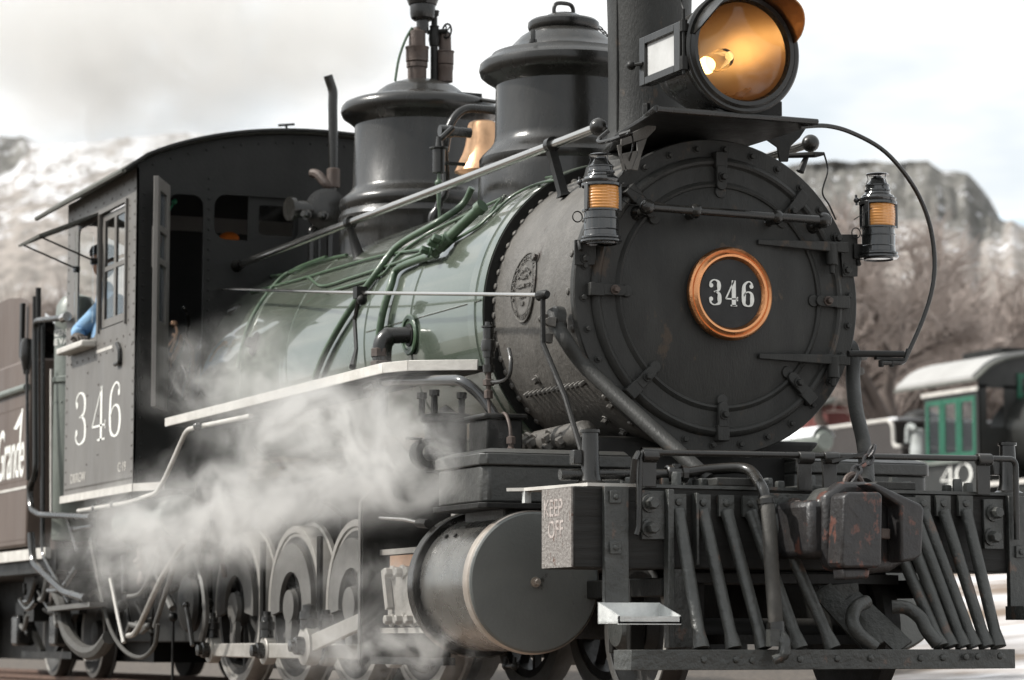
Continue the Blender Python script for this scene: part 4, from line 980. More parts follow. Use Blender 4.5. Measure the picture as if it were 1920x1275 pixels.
    P('big_end', 'rodsteel', MB().lathe([(-.02, 0), (-.02, .105), (.05, .105), (.055, .095), (.055, 0)], mp0, Y * s_, 32), mrod)
    P('big_end_cup', 'dome', MB().lathe([(.09, .05), (.14, .048), (.145, .052), (.185, .05), (.19, .038), (.22, .036), (.23, 0)], mp0 + V(.0, s_ * .02, 0), Z, 14), mrod)
    P('big_end_pin', 'dome', MB().lathe([(.055, .05), (.075, .052), (.10, .048), (.105, .034), (.13, .032), (.135, 0)], mp0, Y * s_, 20), mrod)
    # smoothed boiler support and frame
    P('main_frame', 'black', MB().box(-6.6, .55, s_ * .40 - .04, s_ * .40 + .04, .32, .80), bevel=.008)
    for wi in range(4):
        P('brake_shoe', 'black', MB().tube(crom([V(WX[wi] - .44, s_ * .52, .75), V(WX[wi] - .50, s_ * .52, .52), V(WX[wi] - .46, s_ * .52, .3)], 4), .035, 6)); P('spring_hanger', 'black', MB().tube([(WX[wi] - .51, s_ * .60, .9), (WX[wi] - .51, s_ * .60, .2)], .02, 6)); P('leaf_spring', 'black', MB().tube(crom([V(WX[wi] - .4, s_ * .40, .98), V(WX[wi], s_ * .40, 1.08), V(WX[wi] + .4, s_ * .40, .98)], 5), .05, 4))
P('firebox', 'black', MB().box(-5.45, -3.3, -.40, .40, .82, 1.5))
P('belly', 'jacket' if False else 'cabdark', MB().box(-3.3, -1.4, -.3, .3, .8, 1.3))
P('valve_rod', 'steel', MB().tube([at(713, 971, y=-1.05), at(760, 974, y=-1.1), at(795, 982, y=-1.12)], .010, 8))
P('rod_gland', 'black', MB().tube([at(785, 981, y=-1.12), at(803, 982, y=-1.12)], .022, 8))
# air pump parts standing behind the chest
m = MB().lathe([(1.10, .10), (1.15, .10), (1.16, .115), (1.18, .115), (1.19, .10), (1.33, .10), (1.34, .12), (1.37, .12), (1.38, .05), (1.40, .03), (1.42, 0)], (-.90, -.98, 0), Z, 20)
ap = P('air_pump', 'black', m)
for q in ((-.98, -1.07), (-.82, -1.07), (-.9, -.9)): P('pump_nut', 'black', MB().lathe([(1.37, .018), (1.45, .016), (1.452, .026), (1.48, .026), (1.482, 0)], (q[0], q[1], 0), Z, 8), ap)
P('pump_lever', 'black', MB().tube([at(763, 822, y=-1.15), at(790, 823, y=-1.15), at(778, 862, y=-1.15)], .008, 6).lathe([(-.06, .05), (-.05, .07), (.04, .07), (.05, .04)], at(800, 850, y=-1.1), X, 18), ap)
m = MB(); m.tube([at(823, 835, y=-.8), at(905, 900, y=-.8)], .03, 8); P('lubricator_bracket', 'black', MB().box(-.62, -.40, -.98, -.80, 1.17, 1.32).box(-.64, -.38, -1.0, -.78, 1.32, 1.345), bevel=.01)

# ------------------------------------------------------------------ pilot beam
BXF, BXB = .78, .47
bt = at(1250, 915, x=BXF).z; bb = .615
beam = P('pilot_beam', 'wood', MB().box(BXB, BXF, -1.085, 1.14, bb, bt), bevel=.008)
be = P('beam_end', 'beamend', MB().box(BXB + .004, BXF - .004, -1.093, -1.084, bb + .004, bt - .004), beam); lab(be, 'flaked white painted beam end with faint lettering')
text('KEEP', 'end_letter', .105, K['endletter'], be, (BXB + .025, -1.0935, bt - .12), X, Z, .001, sx=.86, bold=.0005)
text('OFF', 'end_letter', .105, K['endletter'], be, (BXB + .07, -1.0935, bt - .21), X, Z, .001, sx=.86, bold=.0005)
P('top_plate', 'pilot', MB().box(BXB - .01, BXF + .012, -.76, 1.14, bt, bt + .014), beam)
# weathered board over the left end
P('end_board', 'white', MB().prism([(.25, -1.16), (.30, -1.10), (.78, -1.02), (.78, -.78), (.25, -.78)], (0, 0, bt + .001), X, Y, (0, 0, .014)), beam)
P('board_hook', 'galv', MB().box(.28, .31, -1.1, -1.07, bt - .05, bt), beam)
def fplate(x0p, y0p, x1p, y1p, name='beam_plate', th=.02, par=beam, x=BXF, mt='pilot'):
    a, b = at(x0p, y0p, x=x), at(x1p, y1p, x=x); return P(name, mt, MB().box(x + .001, x + th, min(a.y, b.y), max(a.y, b.y), min(a.z, b.z), max(a.z, b.z)), par, bevel=.003)
fplate(1128, 912, 1174, 1130, 'step_hanger', .03)
fplate(1200, 920, 1243, 1012)
fplate(1430, 925, 1540, 1010); fplate(1840, 936, 1878, 1030); fplate(1884, 930, 1925, 1150, 'step_hanger', .03)
fplate(1243, 918, 1256, 1215, 'pilot_post', .05); fplate(1296, 925, 1302, 1060, 'beam_rib', .05)
fplate(1256, 1050, 1302, 1214, 'pilot_side_plate', .012, x=BXF - .02)
for q in ((1217, 944), (1217, 990), (1490, 950), (1493, 1003), (1862, 962), (1858, 1007)):
    P('beam_nut', 'rusty' if q[0] in (1490, 1493) else 'pilot', MB().bolt(at(*q, x=BXF + .02), X, .026, .045), beam)
for q in ((1153, 932), (1153, 1027), (1912, 1035)):
    a = at(*q, x=BXF + .031); P('square_nut', 'pilot', MB().obox(a, (.012, 0, 0), (0, .026, .0), (0, 0, .026)).rivet(a + V(.012, 0, 0), X, .015), beam, bevel=.003)
for i, px in enumerate([1172, 1180, 1207, 1222, 1245, 1268, 1290, 1395, 1410, 1440, 1462, 1520, 1560, 1660, 1675, 1700, 1775, 1795, 1815]):
    a = at(px, 905, x=.60 + .05 * (i % 3)); a.z = bt + .014; hh = (.05, .035, .06)[i % 3]
    P('top_bolt', 'pilot', MB().bolt(a, Z, .022, hh, 6 if i % 2 else 4, washer=False), beam)
P('beam_strap', 'pilot', MB().box(.52, .72, .05, .55, bt + .014, bt + .032).box(.55, .70, -.45, -.12, bt + .014, bt + .05), beam, bevel=.004)
# bell-mouthed staff sockets
for (px, s_) in ((1107, -1), (1890, 1)):
    b = at(px, 912, x=.62); b.z = bt + .002
    P('staff_socket', 'dome', MB().lathe([(0, .085), (.012, .082), (.03, .05), (.06, .040), (.20, .036), (.232, .034), (.234, .042), (.246, .042), (.247, .03), (.1, .028)], b, Z, 28), beam)
    P('socket_lug', 'dome', MB().box(b.x - .05, b.x + .0, b.y - .075, b.y - .03, b.z + .1, b.z + .16), beam, bevel=.004)
# uncoupling lever with its brackets
lx = .84; la, lb = at(1212, 852, x=lx), at(1890, 861, x=lx)
pts = [at(1193, 1000, x=lx), at(1186, 998, x=lx), at(1197, 960, x=lx), at(1198, 851, x=lx), lb, at(1906, 870, x=lx), at(1908, 1010, x=lx)]
lev = P('uncoupling_lever', 'dome', MB().tube(fillet([at(1193, 1003, x=lx), at(1197, 990, x=lx), at(1200, 848, x=lx), at(1904, 861, x=lx), at(1907, 1012, x=lx)], .035, 6), .0135, 12))
lab(lev, 'long uncoupling bar above the pilot beam')
for px in (1218, 1510, 1557, 1845):
    a = at(px, 855 + (px - 1218) * .011, x=lx)
    P('lever_bracket', 'dome', MB().obox((a.x - .01, a.y, (a.z + bt) / 2), (.006, 0, 0), (0, .034, 0), (0, 0, (a.z - bt) / 2)).lathe([(-.035, .0), (-.035, .027), (.035, .027), (.035, 0)], a, Y, 14), lev, bevel=.003)
P('lever_handle', 'dome', MB().tube([at(1197, 850, x=lx), at(1190, 862, x=lx + .04), at(1186, 905, x=lx + .02)], .014, 8).lathe([(-.03, .02), (.06, .02)], at(1215, 848, x=lx), Y, 12), lev)
P('lever_arm', 'dome', MB().bar(at(1560, 866, x=lx + .05), at(1632, 846, x=lx + .12), .025, .012), lev)
c0_, c1_ = at(1634, 846, x=lx + .13), at(1600, 900, x=lx + .25)
cpath = [at(1634, 846, x=1.0), at(1628, 862, x=1.02), at(1618, 872, x=1.05), at(1606, 882, x=1.08), at(1600, 896, x=1.1)]
for i, p in enumerate(cpath):
    d = (cpath[min(i + 1, 4)] - cpath[max(i - 1, 0)]).normalized(); q = (X, Y)[i % 2]; q = (q - d * q.dot(d)).normalized()
    P('chain_link', 'coupler', MB().tube([p + d * .034 * math.cos(t) + q * .019 * math.sin(t) for t in [2 * PI * k / 14 for k in range(14)]], .0075, 7, closed=True), lev)
P('shackle', 'rusty', MB().tube(crom([at(1588, 925, x=1.1), at(1586, 900, x=1.1), at(1600, 890, x=1.1), at(1614, 902, x=1.1), at(1612, 925, x=1.1)], 4), .014, 8), lev)
# coupler
def cpl(lst, x, dep, name, mt='coupler', par=None, bev=.012):
    q = [at(px, py, x=x) for px, py in lst]; o = q[0]; m = MB(); m.prism([((p - o).y, (p - o).z) for p in q], o, Y, Z, dep); return P(name, mt, m, par or loco, bevel=bev, seg=3)
cb = P('coupler_shank', 'coupler', MB().box(.75, 1.12, -.16, .12, .66, .90), bevel=.03); 
cpl([(1525, 930), (1560, 905), (1605, 905), (1680, 945), (1704, 960), (1700, 1040), (1650, 1072), (1600, 1078), (1540, 1070), (1525, 1030)], 1.06, (.10, 0, 0), 'coupler_head', par=cb, bev=.025)
cpl([(1556, 932), (1566, 925), (1622, 925), (1628, 932), (1626, 1058), (1620, 1066), (1556, 1066), (1550, 1056)], 1.20, (.12, 0, 0), 'knuckle', par=cb, bev=.025)
cpl([(1600, 908), (1618, 908), (1704, 948), (1708, 958), (1704, 1042), (1690, 1052), (1664, 1056), (1662, 950), (1630, 930)], 1.17, (.11, 0, 0), 'guard_arm', par=cb, bev=.018)
cpl([(1628, 990), (1656, 992), (1656, 1012), (1628, 1010)], 1.18, (.06, 0, 0), 'knuckle_lug', par=cb, mt='rusty', bev=.006)
cpl([(1560, 1066), (1612, 1066), (1610, 1085), (1562, 1088)], 1.2, (.09, 0, 0), 'knuckle_pin', par=cb)
cpl([(1522, 918), (1560, 912), (1566, 940), (1545, 960), (1520, 985), (1515, 1040), (1500, 1040), (1500, 950)], .98, (.14, 0, 0), 'striking_casting', par=cb, mt='pilot', bev=.02)
# pilot slats
def slat(a, b, par, x0=BXF + .03, x1=1.0, curve=0):
    p, q = at(*a, x=x0), at(*b, x=x1); top = p + V(0, 0, .045)
    m = MB(); m.obox(p + V(-.008, 0, .02), (.010, 0, 0), (0, .036, 0), (0, 0, .045)); m.rivet(p + V(.002, 0, .03), X, .018, 8)
    k = [p + V(0, 0, -.005), p.lerp(q, .07), p.lerp(q, .13), p.lerp(q, .5) + V(curve, 0, 0), p.lerp(q, .88), q.lerp(p, .04), q]
    m.tube(k, [.030, .027, .027, .027, .026, .034, .036], 14)
    P('pilot_slat', 'pilot', m, par)
px1 = 1.0
b0z, b1z = at(1400, 1218, x=1.02).z, at(1400, 1256, x=1.02).z
ya, yb, yc = at(1183, 1216, x=1.02).y, at(1778, 1214, x=1.02).y, at(1908, 1212, x=.98).y
pf = MB(); pf.strip([V(.90, ya - .0, b1z), V(1.0, ya + .01, b1z), V(1.02, ya + .04, b1z), V(1.02, yb, b1z), V(.96, yc, b1z)], [V(.90, ya, b0z), V(1.0, ya + .01, b0z), V(1.02, ya + .04, b0z), V(1.02, yb, b0z), V(.96, yc, b0z)], (-.045, .0, 0))
pilot = P('pilot_sill', 'pilot', pf, bevel=.004); lab(pilot, 'low iron sill bar of the pilot under the slats')
for a, b in (((1272, 955), (1315, 1216)), ((1318, 956), (1376, 1216)), ((1362, 957), (1432, 1216)), ((1407, 958), (1500, 1216)), ((1452, 965), (1562, 1216)),
             ((1700, 990), (1783, 1213)), ((1712, 960), (1806, 1213)), ((1731, 957), (1827, 1213)), ((1769, 957), (1850, 1213)), ((1811, 957), (1872, 1213)), ((1690, 1040), (1765, 1213))):
    slat(a, b, pilot)
for q in ((1410, 1238), (1466, 1236), (1500, 1236), (1570, 1235), (1632, 1234), (1726, 1234), (1768, 1233), (1811, 1232), (1833, 1231), (1875, 1230), (1320, 1237), (1380, 1237)):
    P('sill_rivet', 'pilot', MB().rivet(at(*q, x=1.021), X, .016, 9), pilot)
def bent(pts, name='bent_slat', r=.030):
    P(name, 'pilot', MB().tube(crom(pts, 5), r, 12), pilot)
bent([at(1625, 1128, x=.9), at(1604, 1140, x=.93), at(1598, 1165, x=.96), at(1612, 1190, x=.98), at(1642, 1214, x=1.0)])
bent([at(1672, 1138, x=.9), at(1700, 1140, x=.93), at(1725, 1158, x=.96), at(1738, 1182, x=.98), at(1758, 1208, x=1.0)])
P('pilot_brace', 'pilot', MB().bar(at(1595, 1120, x=.75), at(1695, 1214, x=.98), .014, .09, V(-.3, .6, .8)), pilot)
P('pilot_brace', 'pilot', MB().bar(at(1540, 1105, x=.75), at(1640, 1214, x=.98), .014, .10, V(-.3, .6, .8)).bar(at(1535, 1120, x=.7), at(1610, 1115, x=.75), .02, .10), pilot)
m = MB().box(.3, .72, -.33, .33, .30, .34).box(.3, .72, -.5, .5, .56, .60); P('pilot_frame', 'black', m)
# brake hose in front
ho = P('brake_pipe', 'dome', MB().tube(fillet([at(1050, 890, x=.6), at(1260, 890, x=.62), at(1330, 880, x=.62), at(1405, 876, x=.72), at(1430, 915, x=.9), at(1436, 940, x=.92)], .07, 6), .024, 12))
P('pipe_tee', 'dome', MB().lathe([(-.05, .03), (-.045, .038), (-.02, .038), (-.02, .03), (.02, .03), (.02, .038), (.045, .038), (.05, .03)], at(1268, 889, x=.62), Y, 10).tube([at(1268, 895, x=.62), at(1268, 870, x=.62)], .02, 8), ho)
P('brake_hose', 'rubber', MB().tube(crom([at(1436, 936, x=.93), at(1440, 960, x=.96), at(1444, 1010, x=.99), at(1448, 1080, x=1.02), at(1453, 1150, x=1.05), at(1456, 1186, x=1.05)], 5), .031, 16), ho)
for py, r in ((940, .039), (950, .036), (1172, .038), (1180, .038)): P('hose_clamp', 'dome', MB().lathe([(-.011, r - .008), (-.011, r), (.011, r), (.011, r - .008)], at(1436 + (py - 940) * .08, py, x=.94 if py < 1000 else 1.05), V(.1, .05, -1), 20), ho)
P('glad_hand', 'pilot', MB().tube(crom([at(1456, 1185, x=1.05), at(1470, 1205, x=1.09), at(1468, 1228, x=1.1), at(1450, 1238, x=1.09)], 4), [.03] * 5 + [.026] * 4 + [.02] * 4, 10).obox(at(1449, 1196, x=1.08), (.02, 0, 0), (0, .022, 0), (0, 0, .035)), ho)
# galvanised footstep tray
a, b, c_, d_ = at(1091, 1138, x=.80), at(1228, 1131, x=.80), at(1265, 1165, x=1.0), at(1124, 1172, x=1.0)
y0, y1, zt = -.985, -.70, .385
m = MB(); m.box(.80, 1.0, y0, y1, zt, zt + .008).prism([(.80, zt), (1.0, zt), (1.0, zt + .032), (.80, zt + .088)], (0, y0, 0), X, Z, (0, .007, 0)).prism([(.80, zt), (1.0, zt), (1.0, zt + .032), (.80, zt + .088)], (0, y1 - .007, 0), X, Z, (0, .007, 0)).box(.80, .807, y0, y1, zt, zt + .088).box(.993, 1.0, y0, y1, zt - .004, zt + .030)
stp = P('footstep', 'galv', m); lab(stp, 'pale galvanised tray step at the left of the pilot')
m = MB(); m.box(.86, 1.06, .955, 1.24, zt + .02, zt + .028).box(.86, 1.06, .955, .962, zt + .02, zt + .08).box(1.053, 1.06, .955, 1.24, zt + .01, zt + .055); P('footstep', 'pilot', m); P('tread_frost', 'snow', MB().box(.87, 1.05, .965, 1.235, zt + .028, zt + .06))
P('tread_frost', 'snow', MB().box(.806, .994, y0 + .007, y1 - .007, zt + .008, zt + .014), stp)
# pilot truck wheels
for s_ in (-1, 1):
    wq = P('pilot_wheel', 'wheel', MB().lathe([(0, 0), (0, .325), (.02, .352), (.03, .325), (.115, .318), (.118, .312), (.10, .26), (.06, .23), (.06, .12), (.11, .10), (.12, .0)], (.30, s_ * .455, .36), Y * s_, 64))
    P('wheel_rim', 'tyre', MB().lathe([(.112, .280), (.119, .285), (.1195, .312), (.112, .317)], (.30, s_ * .455, .36), Y * s_, 64), wq)
    if s_ < 0:
        text('121', 'cast_number', .07, K['wheel'], wq, (.22, -.455 - .065, .36 + .15), X, Z, .006, shear=.3, bold=.001)
    P('truck_frame', 'black', MB().box(-.05, .72, s_ * .62 - .03, s_ * .62 + .03, .5, .58).box(.20, .24, s_ * .62 - .035, s_ * .62 + .035, .26, .58).box(.38, .42, s_ * .62 - .035, s_ * .62 + .035, .26, .58), bevel=.006)
    P('axle_cap', 'pilot', MB().lathe([(0, .11), (.05, .10), (.09, .07), (.095, 0)], (.30, s_ * .58, .36), Y * s_, 24), wq)
P('truck_axle', 'wheel', MB().tube([(.3, -.5, .36), (.3, .5, .36)], .055, 12))
# big diagonal braces from smokebox to beam
for s_ in (-1, 1):
    if s_ < 0: k = [at(1042, 585, y=-.765), at(1047, 612, y=-.77), at(1062, 640, y=-.76), at(1100, 690, x=.02), at(1200, 783, x=.28), at(1300, 873, x=.56), at(1328, 900, x=.63)]
    else:
        k = [V(p.x, -p.y + (.0), p.z) for p in kk]
        k = [V(-.12, .735, 1.70), V(-.06, .735, 1.62), V(.0, .70, 1.52), V(.2, .60, 1.36), V(.4, .52, 1.2), V(.58, .43, 1.04), V(.62, .40, 1.0)]
    kk = k
    br = P('smokebox_brace', 'front', MB().tube(crom(k, 4), [.042] * 5 + [.034] * (len(crom(k, 4)) - 5), 12))
    e = k[-1]; P('brace_foot', 'front', MB().obox((e.x + .06, e.y + .06, bt + .032), (.10, 0, 0), (0, .10, 0), (0, 0, .018)), br, bevel=.006)
    P('brace_pad', 'front', MB().lathe([(-.02, .06), (.02, .058), (.03, .045), (.035, 0)], k[0].lerp(k[1], .5) + V(0, .0, 0), V(0, s_, .1), 20), br)
    for dx, dz in ((-.03, .0), (.035, -.02), (.0, -.09)):
        P('brace_nut', 'smokebox', MB().lathe([(0, .030), (.03, .026), (.045, .012), (.05, 0)], k[0].lerp(k[1], .5) + V(dx, s_ * .03, dz), V(0, s_, .1), 4), br)

# ------------------------------------------------------------------ cab
XF, XB, CYH = -5.5, -7.2, 1.20
ZF, ZS = 1.27, 3.235
def roofz(y): return 3.235 + .278 * max(0, 1 - (abs(y) / 1.235) ** 2.1) ** .85
sidew = None
for s_ in (-1, 1):
    holes = [(-6.92, -6.44, 2.27, 3.03, .05), (-6.34, -5.72, 2.30, 3.05, .02)]
    m = panel((0, s_ * CYH, 0), X, Z, (XB, XF), (ZF, ZS), holes, (0, -s_ * .012, 0)); w_ = P('cab_side', 'cab', m)
    if s_ < 0: sidew = w_
    # rivets, joined: too many and too small to pick apart
    m = MB(); yy = s_ * (CYH + .0)
    def rv(x, z): m.rivet((x, yy, z), (0, s_, 0), .0095, 6)
    for i in range(24): rv(XF - .045, ZF + .08 + i * .08)
    for i in range(24): rv(XB + .045, ZF + .08 + i * .08)
    for i in range(42): rv(XB + .04 + i * .0395, ZF + .04)
    for i in range(11): rv(XB + .08 + i * .15, 2.205 + .004 * (i % 2)); rv(XB + .15 + i * .148, 2.14)
    for i in range(8): rv(XB + .12 + i * .2, 3.12); rv(XB + .2 + i * .2, 3.17)
    for z in (1.5, 1.75, 1.95, 2.1): rv(-6.35, z); rv(-6.62, z - .05)
    for i in range(10): rv(-5.66, 2.3 + i * .08)
    tag(P('rivets', 'cab', m, w_), kind='stuff')
    P('window_frame', 'cab', MB().box(-6.36, -6.34, s_ * (CYH + .004) - .012, s_ * (CYH + .004) + .012, 2.28, 3.07).box(-5.72, -5.70, s_ * (CYH + .004) - .012, s_ * (CYH + .004) + .012, 2.28, 3.07).box(-6.34, -5.72, s_ * (CYH + .004) - .012, s_ * (CYH + .004) + .012, 3.05, 3.07), w_)
    sash = panel((0, s_ * (CYH - .008), 0), X, Z, (-6.32, -5.74), (2.31, 3.04), [(-6.27, -6.05, 2.36, 2.67, 0), (-6.0, -5.79, 2.36, 2.67, 0), (-6.27, -6.05, 2.70, 3.0, 0), (-6.0, -5.79, 2.70, 3.0, 0)], (0, -s_ * .02, 0))
    sh_ = P('sliding_sash', 'cab', sash, w_)
    P('pane', 'glass', MB().box(-6.28, -5.78, s_ * 1.183 - .002, s_ * 1.183 + .002, 2.35, 3.01), w_)
    P('wind_deflector', 'glass', MB().box(-6.46, -6.453, s_ * 1.22 - .0, s_ * 1.22 + s_ * .12, 2.36, 2.95), w_)
    P('armrest', 'white', MB().box(-7.08, -6.42, s_ * 1.195, s_ * 1.30, 2.20, 2.245), w_, bevel=.012)
    P('reverser_bracket', 'dome', MB().tube(fillet([V(-5.86, s_ * 1.215, 2.17), V(-5.80, s_ * 1.215, 2.12), V(-5.80, s_ * 1.215, 2.04), V(-5.9, s_ * 1.215, 2.04)], .02), .014, 8), w_)
    # canvas-coloured visor over the window
    vz0, vz1 = 3.075, 2.90
    m = MB(); m.obox(((-6.93 - 6.38) / 2, s_ * 1.40, 2.985), (.275, 0, 0), (0, s_ * .20, -.085), (0, .002 * s_, .008)); vis = P('window_visor', 'roof', m, w_)
    for x in (-6.88, -6.44): P('visor_stay', 'dome', MB().tube([(x, s_ * 1.21, 2.76), (x - .01, s_ * 1.58, 2.905)], .007, 6).tube([(x, s_ * 1.2, 2.76), (x, s_ * 1.24, 2.76)], .022, 8), vis)
    # white edge and rails under the cab
    P('nosing', 'white', MB().box(XB - .01, XF + .06, s_ * 1.19, s_ * 1.225, ZF - .05, ZF - .002).bar((XF + .06, s_ * 1.205, ZF - .026), (XF + .30, s_ * 1.10, ZF - .026), .03, .048), w_)
# lettering on the cab side
W0 = V(-7.02, -CYH - .0008, 0)
a346 = [(-7.02, .34), (-6.60, .34), (-6.16, .36)]
for (x, wd), ch in zip(((-6.93, .30), (-6.50, .34), (-6.09, .30)), '346'):
    m = MB(); digit(m, ch, (x, -CYH - .0006, 1.585), X, Z, wd, .352, (0, -.0015, 0), .125, .034); P('figure', 'letter', m, sidew, ang=0)
text('C·19', 'class_letter', .085, K['greyletter'], sidew, (-5.86, -CYH - .001, 1.36), X, Z, .0008, sx=1.15)
text('D&RGW', 'road_letter', .09, K['greyletter'], sidew, (-7.03, -CYH - .001, 1.345), X, Z, .0008, sx=1.15)
text('JOHN J. SANDERS', 'name_strip', .04, K['letter'], sidew, (-6.4, -CYH - .001, 2.16), X, Z, .0008) if False else None
P('name_strip', 'white', MB().box(-6.42, -6.02, -CYH - .003, -CYH - .0005, 2.155, 2.175), sidew)
# cab front with door and sash openings, arched top
for s_ in (-1, 1):
    pass
holes = [(-1.0, -.77, 1.80, 3.085, .07), (-.70, -.145, 2.815, 3.10, .08), (.77, 1.0, 1.80, 3.085, .07), (.145, .70, 2.815, 3.10, .08)]
m = panel((XF, 0, 0), Y, Z, (-1.20, 1.20), (ZF - .02, 3.235), holes, (-.014, 0, 0))
arc = [(y, roofz(y)) for y in [-1.2 + 2.4 * i / 30 for i in range(31)]]
m.prism([(1.2, 3.2352), (-1.2, 3.2352)] + [(y, max(z_, 3.236)) for y, z_ in arc], (XF, 0, 0), Y, Z, (-.014, 0, 0))
cf = P('cab_front', 'cabdark', m)
m = MB()
for i in range(22): m.rivet((XF, -1.155, 1.35 + i * .082), X, .010, 6); m.rivet((XF, -.735, 1.85 + i * .064), X, .010, 6)
for i in range(20): m.rivet((XF, -1.1 + i * .115, roofz(-1.1 + i * .115) - .05), X, .010, 6)
tag(P('rivets', 'cabdark', m, cf), kind='stuff')
P('front_sash', 'cabdark', panel((XF - .022, 0, 0), Y, Z, (-.47, -.13), (2.80, 3.11), [(-.40, -.17, 2.86, 3.05, .02)], (-.014, 0, 0)), cf)
P('front_pane', 'glass', MB().box(XF - .032, XF - .028, -.41, -.16, 2.85, 3.06), cf)
# rear wall is open; roof
rm = MB(); L1, R1 = [], []
n_ = 36
for i in range(n_ + 1):
    y = -1.29 + 2.58 * i / n_; z_ = roofz(min(1.2349, abs(y)) * (1 if y > 0 else -1)) + .012 - (max(0, abs(y) - 1.2) * .55)
    L1.append(V(XF + .05, y, z_)); R1.append(V(-7.72, y, z_))
rm.strip(L1, R1, (0, 0, .022)); cr_o = P('cab_roof', 'roof', rm)
P('roof_trim', 'black', MB().tube([V(XF + .05, p.y, p.z + .012) for p in L1], .014, 6), cr_o)
for i, z_ in enumerate((.0,)): P('gutter', 'white' if False else 'roof', MB().tube([V(XF + .03, -1.295, 3.205), V(-7.7, -1.295, 3.205)], .016, 6), cr_o)
P('roof_vent', 'black', MB().tube([at(537, 248, x=-6.2), at(537, 234, x=-6.2)], .009, 6).tube([at(522, 235, x=-6.2), at(552, 233, x=-6.2)], .009, 6), cr_o)
P('cab_floor', 'black', MB().box(-7.3, XF - .02, -1.185, 1.185, ZF - .02, ZF + .02))
P('roof_beam', 'cab', MB().box(-7.2, -7.15, -1.19, 1.19, 3.1, 3.2))
# open door leaf swung forward
hn, tipv = V(XF + .01, -1.02, 0), V(XF + .36, -1.20, 0); dd = (tipv - hn).normalized(); nn = V(-dd.y, dd.x, 0)
m = panel(hn, dd, Z, (0, .385), (1.72, 3.13), [(.09, .31, 2.25, 2.60, 0), (.09, .31, 2.64, 2.80, 0), (.09, .31, 2.84, 3.05, 0)], nn * .03); dl = P('cab_door', 'cab', m, cf, bevel=.003)
P('door_pane', mat('dark_door_glass', (.05, .055, .06), .12, 0, (.07, .08, .09), 5, .5, 0), MB().obox(hn + dd * .2 + nn * .012 + Z * 2.65, dd * .115, nn * .002, Z * .41), dl)
P('vent_frame', 'cab', panel(hn - nn * .008, dd, Z, (.08, .32), (2.58, 2.83), [(.12, .28, 2.62, 2.79, 0)], -nn * .012), dl)
# boiler backhead and fittings inside the cab
bh = P('backhead', 'dome', MB().lathe([(-5.53, .72), (-6.1, .72), (-6.15, .68), (-6.16, 0)], (0, 0, 1.85), X, 48))
P('cab_dark_panel', 'cabdark', MB().prism([(1.19, 1.3), (1.19, 3.2)] + [(y, roofz(y) - .01) for y in [1.1 - 1.9 * i / 14 for i in range(15)]] + [(-.80, 1.3)], (-7.19, 0, 0), Y, Z, (.02, 0, 0)))  # added dark sheet; stands in for shade seen through the cab windows
rnd = random.Random(3)
for i in range(16):
    a = V(-5.75 - rnd.uniform(0, .35), -.98 + rnd.uniform(0, .25), 1.95 + rnd.uniform(-.1, .35)); b = a + V(rnd.gauss(0, .1), rnd.gauss(0, .06), rnd.uniform(-.3, .25))
    P('cab_pipe', ('steel', 'rusty', 'dome', 'copper')[i % 4] if i % 4 < 3 else 'bronze', MB().tube(crom([a, a.lerp(b, .5) + V(.03, .02, .03), b], 4), rnd.uniform(.006, .016), 8).ball(b, rnd.uniform(.012, .024)), bh)
P('green_lever', K['green'] if False else mat('green_lever_paint', (.03, .22, .12), .4), MB().tube([at(305, 412, x=-5.75), at(324, 384, x=-5.75)], .008, 6).ball(at(327, 378, x=-5.75), .018), bh)
P('orange_cushion', mat('orange_cushion', (.75, .18, .02), .8), MB().ball(at(430, 446, x=-6.2), .055, 14, (1, 1.2, .7)), bh)
# whistle/steam pipe in front of the cab and turret
wp = V(-5.25, 0, 0)
tp = [at(608, 385, x=-5.2), at(624, 350, x=-5.2), at(625, 300, x=-5.2), at(624, 200, x=-5.2), at(624, 172, x=-5.2), at(618, 152, x=-5.2), at(615, 142, x=-5.2)]
ptop = P('blow_off_pipe', 'dome', MB().tube(crom(tp, 5), .030, 14))
P('pipe_collar', 'rusty', MB().lathe([(-.06, .035), (-.055, .042), (.06, .042), (.065, .035)], at(625, 335, x=-5.2), Z, 14).tube(crom([at(624, 350, x=-5.2), at(612, 345, x=-5.2), at(597, 328, x=-5.25), at(585, 325, x=-5.3)], 4), .03, 10), ptop)
tc_ = at(612, 395, x=-5.15)
tu = P('turret_casting', 'dome', MB().lathe([(-.06, .08), (-.05, .13), (.07, .13), (.08, .10), (.10, 0)], tc_, V(.9, -.35, 0), 24).lathe([(-.1, .055), (.12, .055), (.13, .075), (.16, .075), (.165, 0)], tc_ + V(0, -.1, -.0), V(.2, -1, -.05), 18), bevel=0)
for dx in (-.06, .05): P('turret_nut', 'dome', MB().bolt(tc_ + V(.1, -.1 + dx, -.05), V(.6, -.8, 0), .022, .04), tu)
for px, py2 in ((583, 455), (598, 450), (618, 440)): P('turret_pipe', 'dome', MB().tube(fillet([at(px + 14, 425, x=-5.2), at(px, 430, x=-5.2), at(px, 520, x=-5.2)], .05), .020 if px != 598 else .011, 10), tu)
P('heating_pipe', 'dome', MB().tube(fillet([at(435, 585, x=-5.4), at(462, 575, x=-5.25), at(450, 640, x=-5.2), at(434, 760, x=-5.15)], .08, 6), .035, 12))
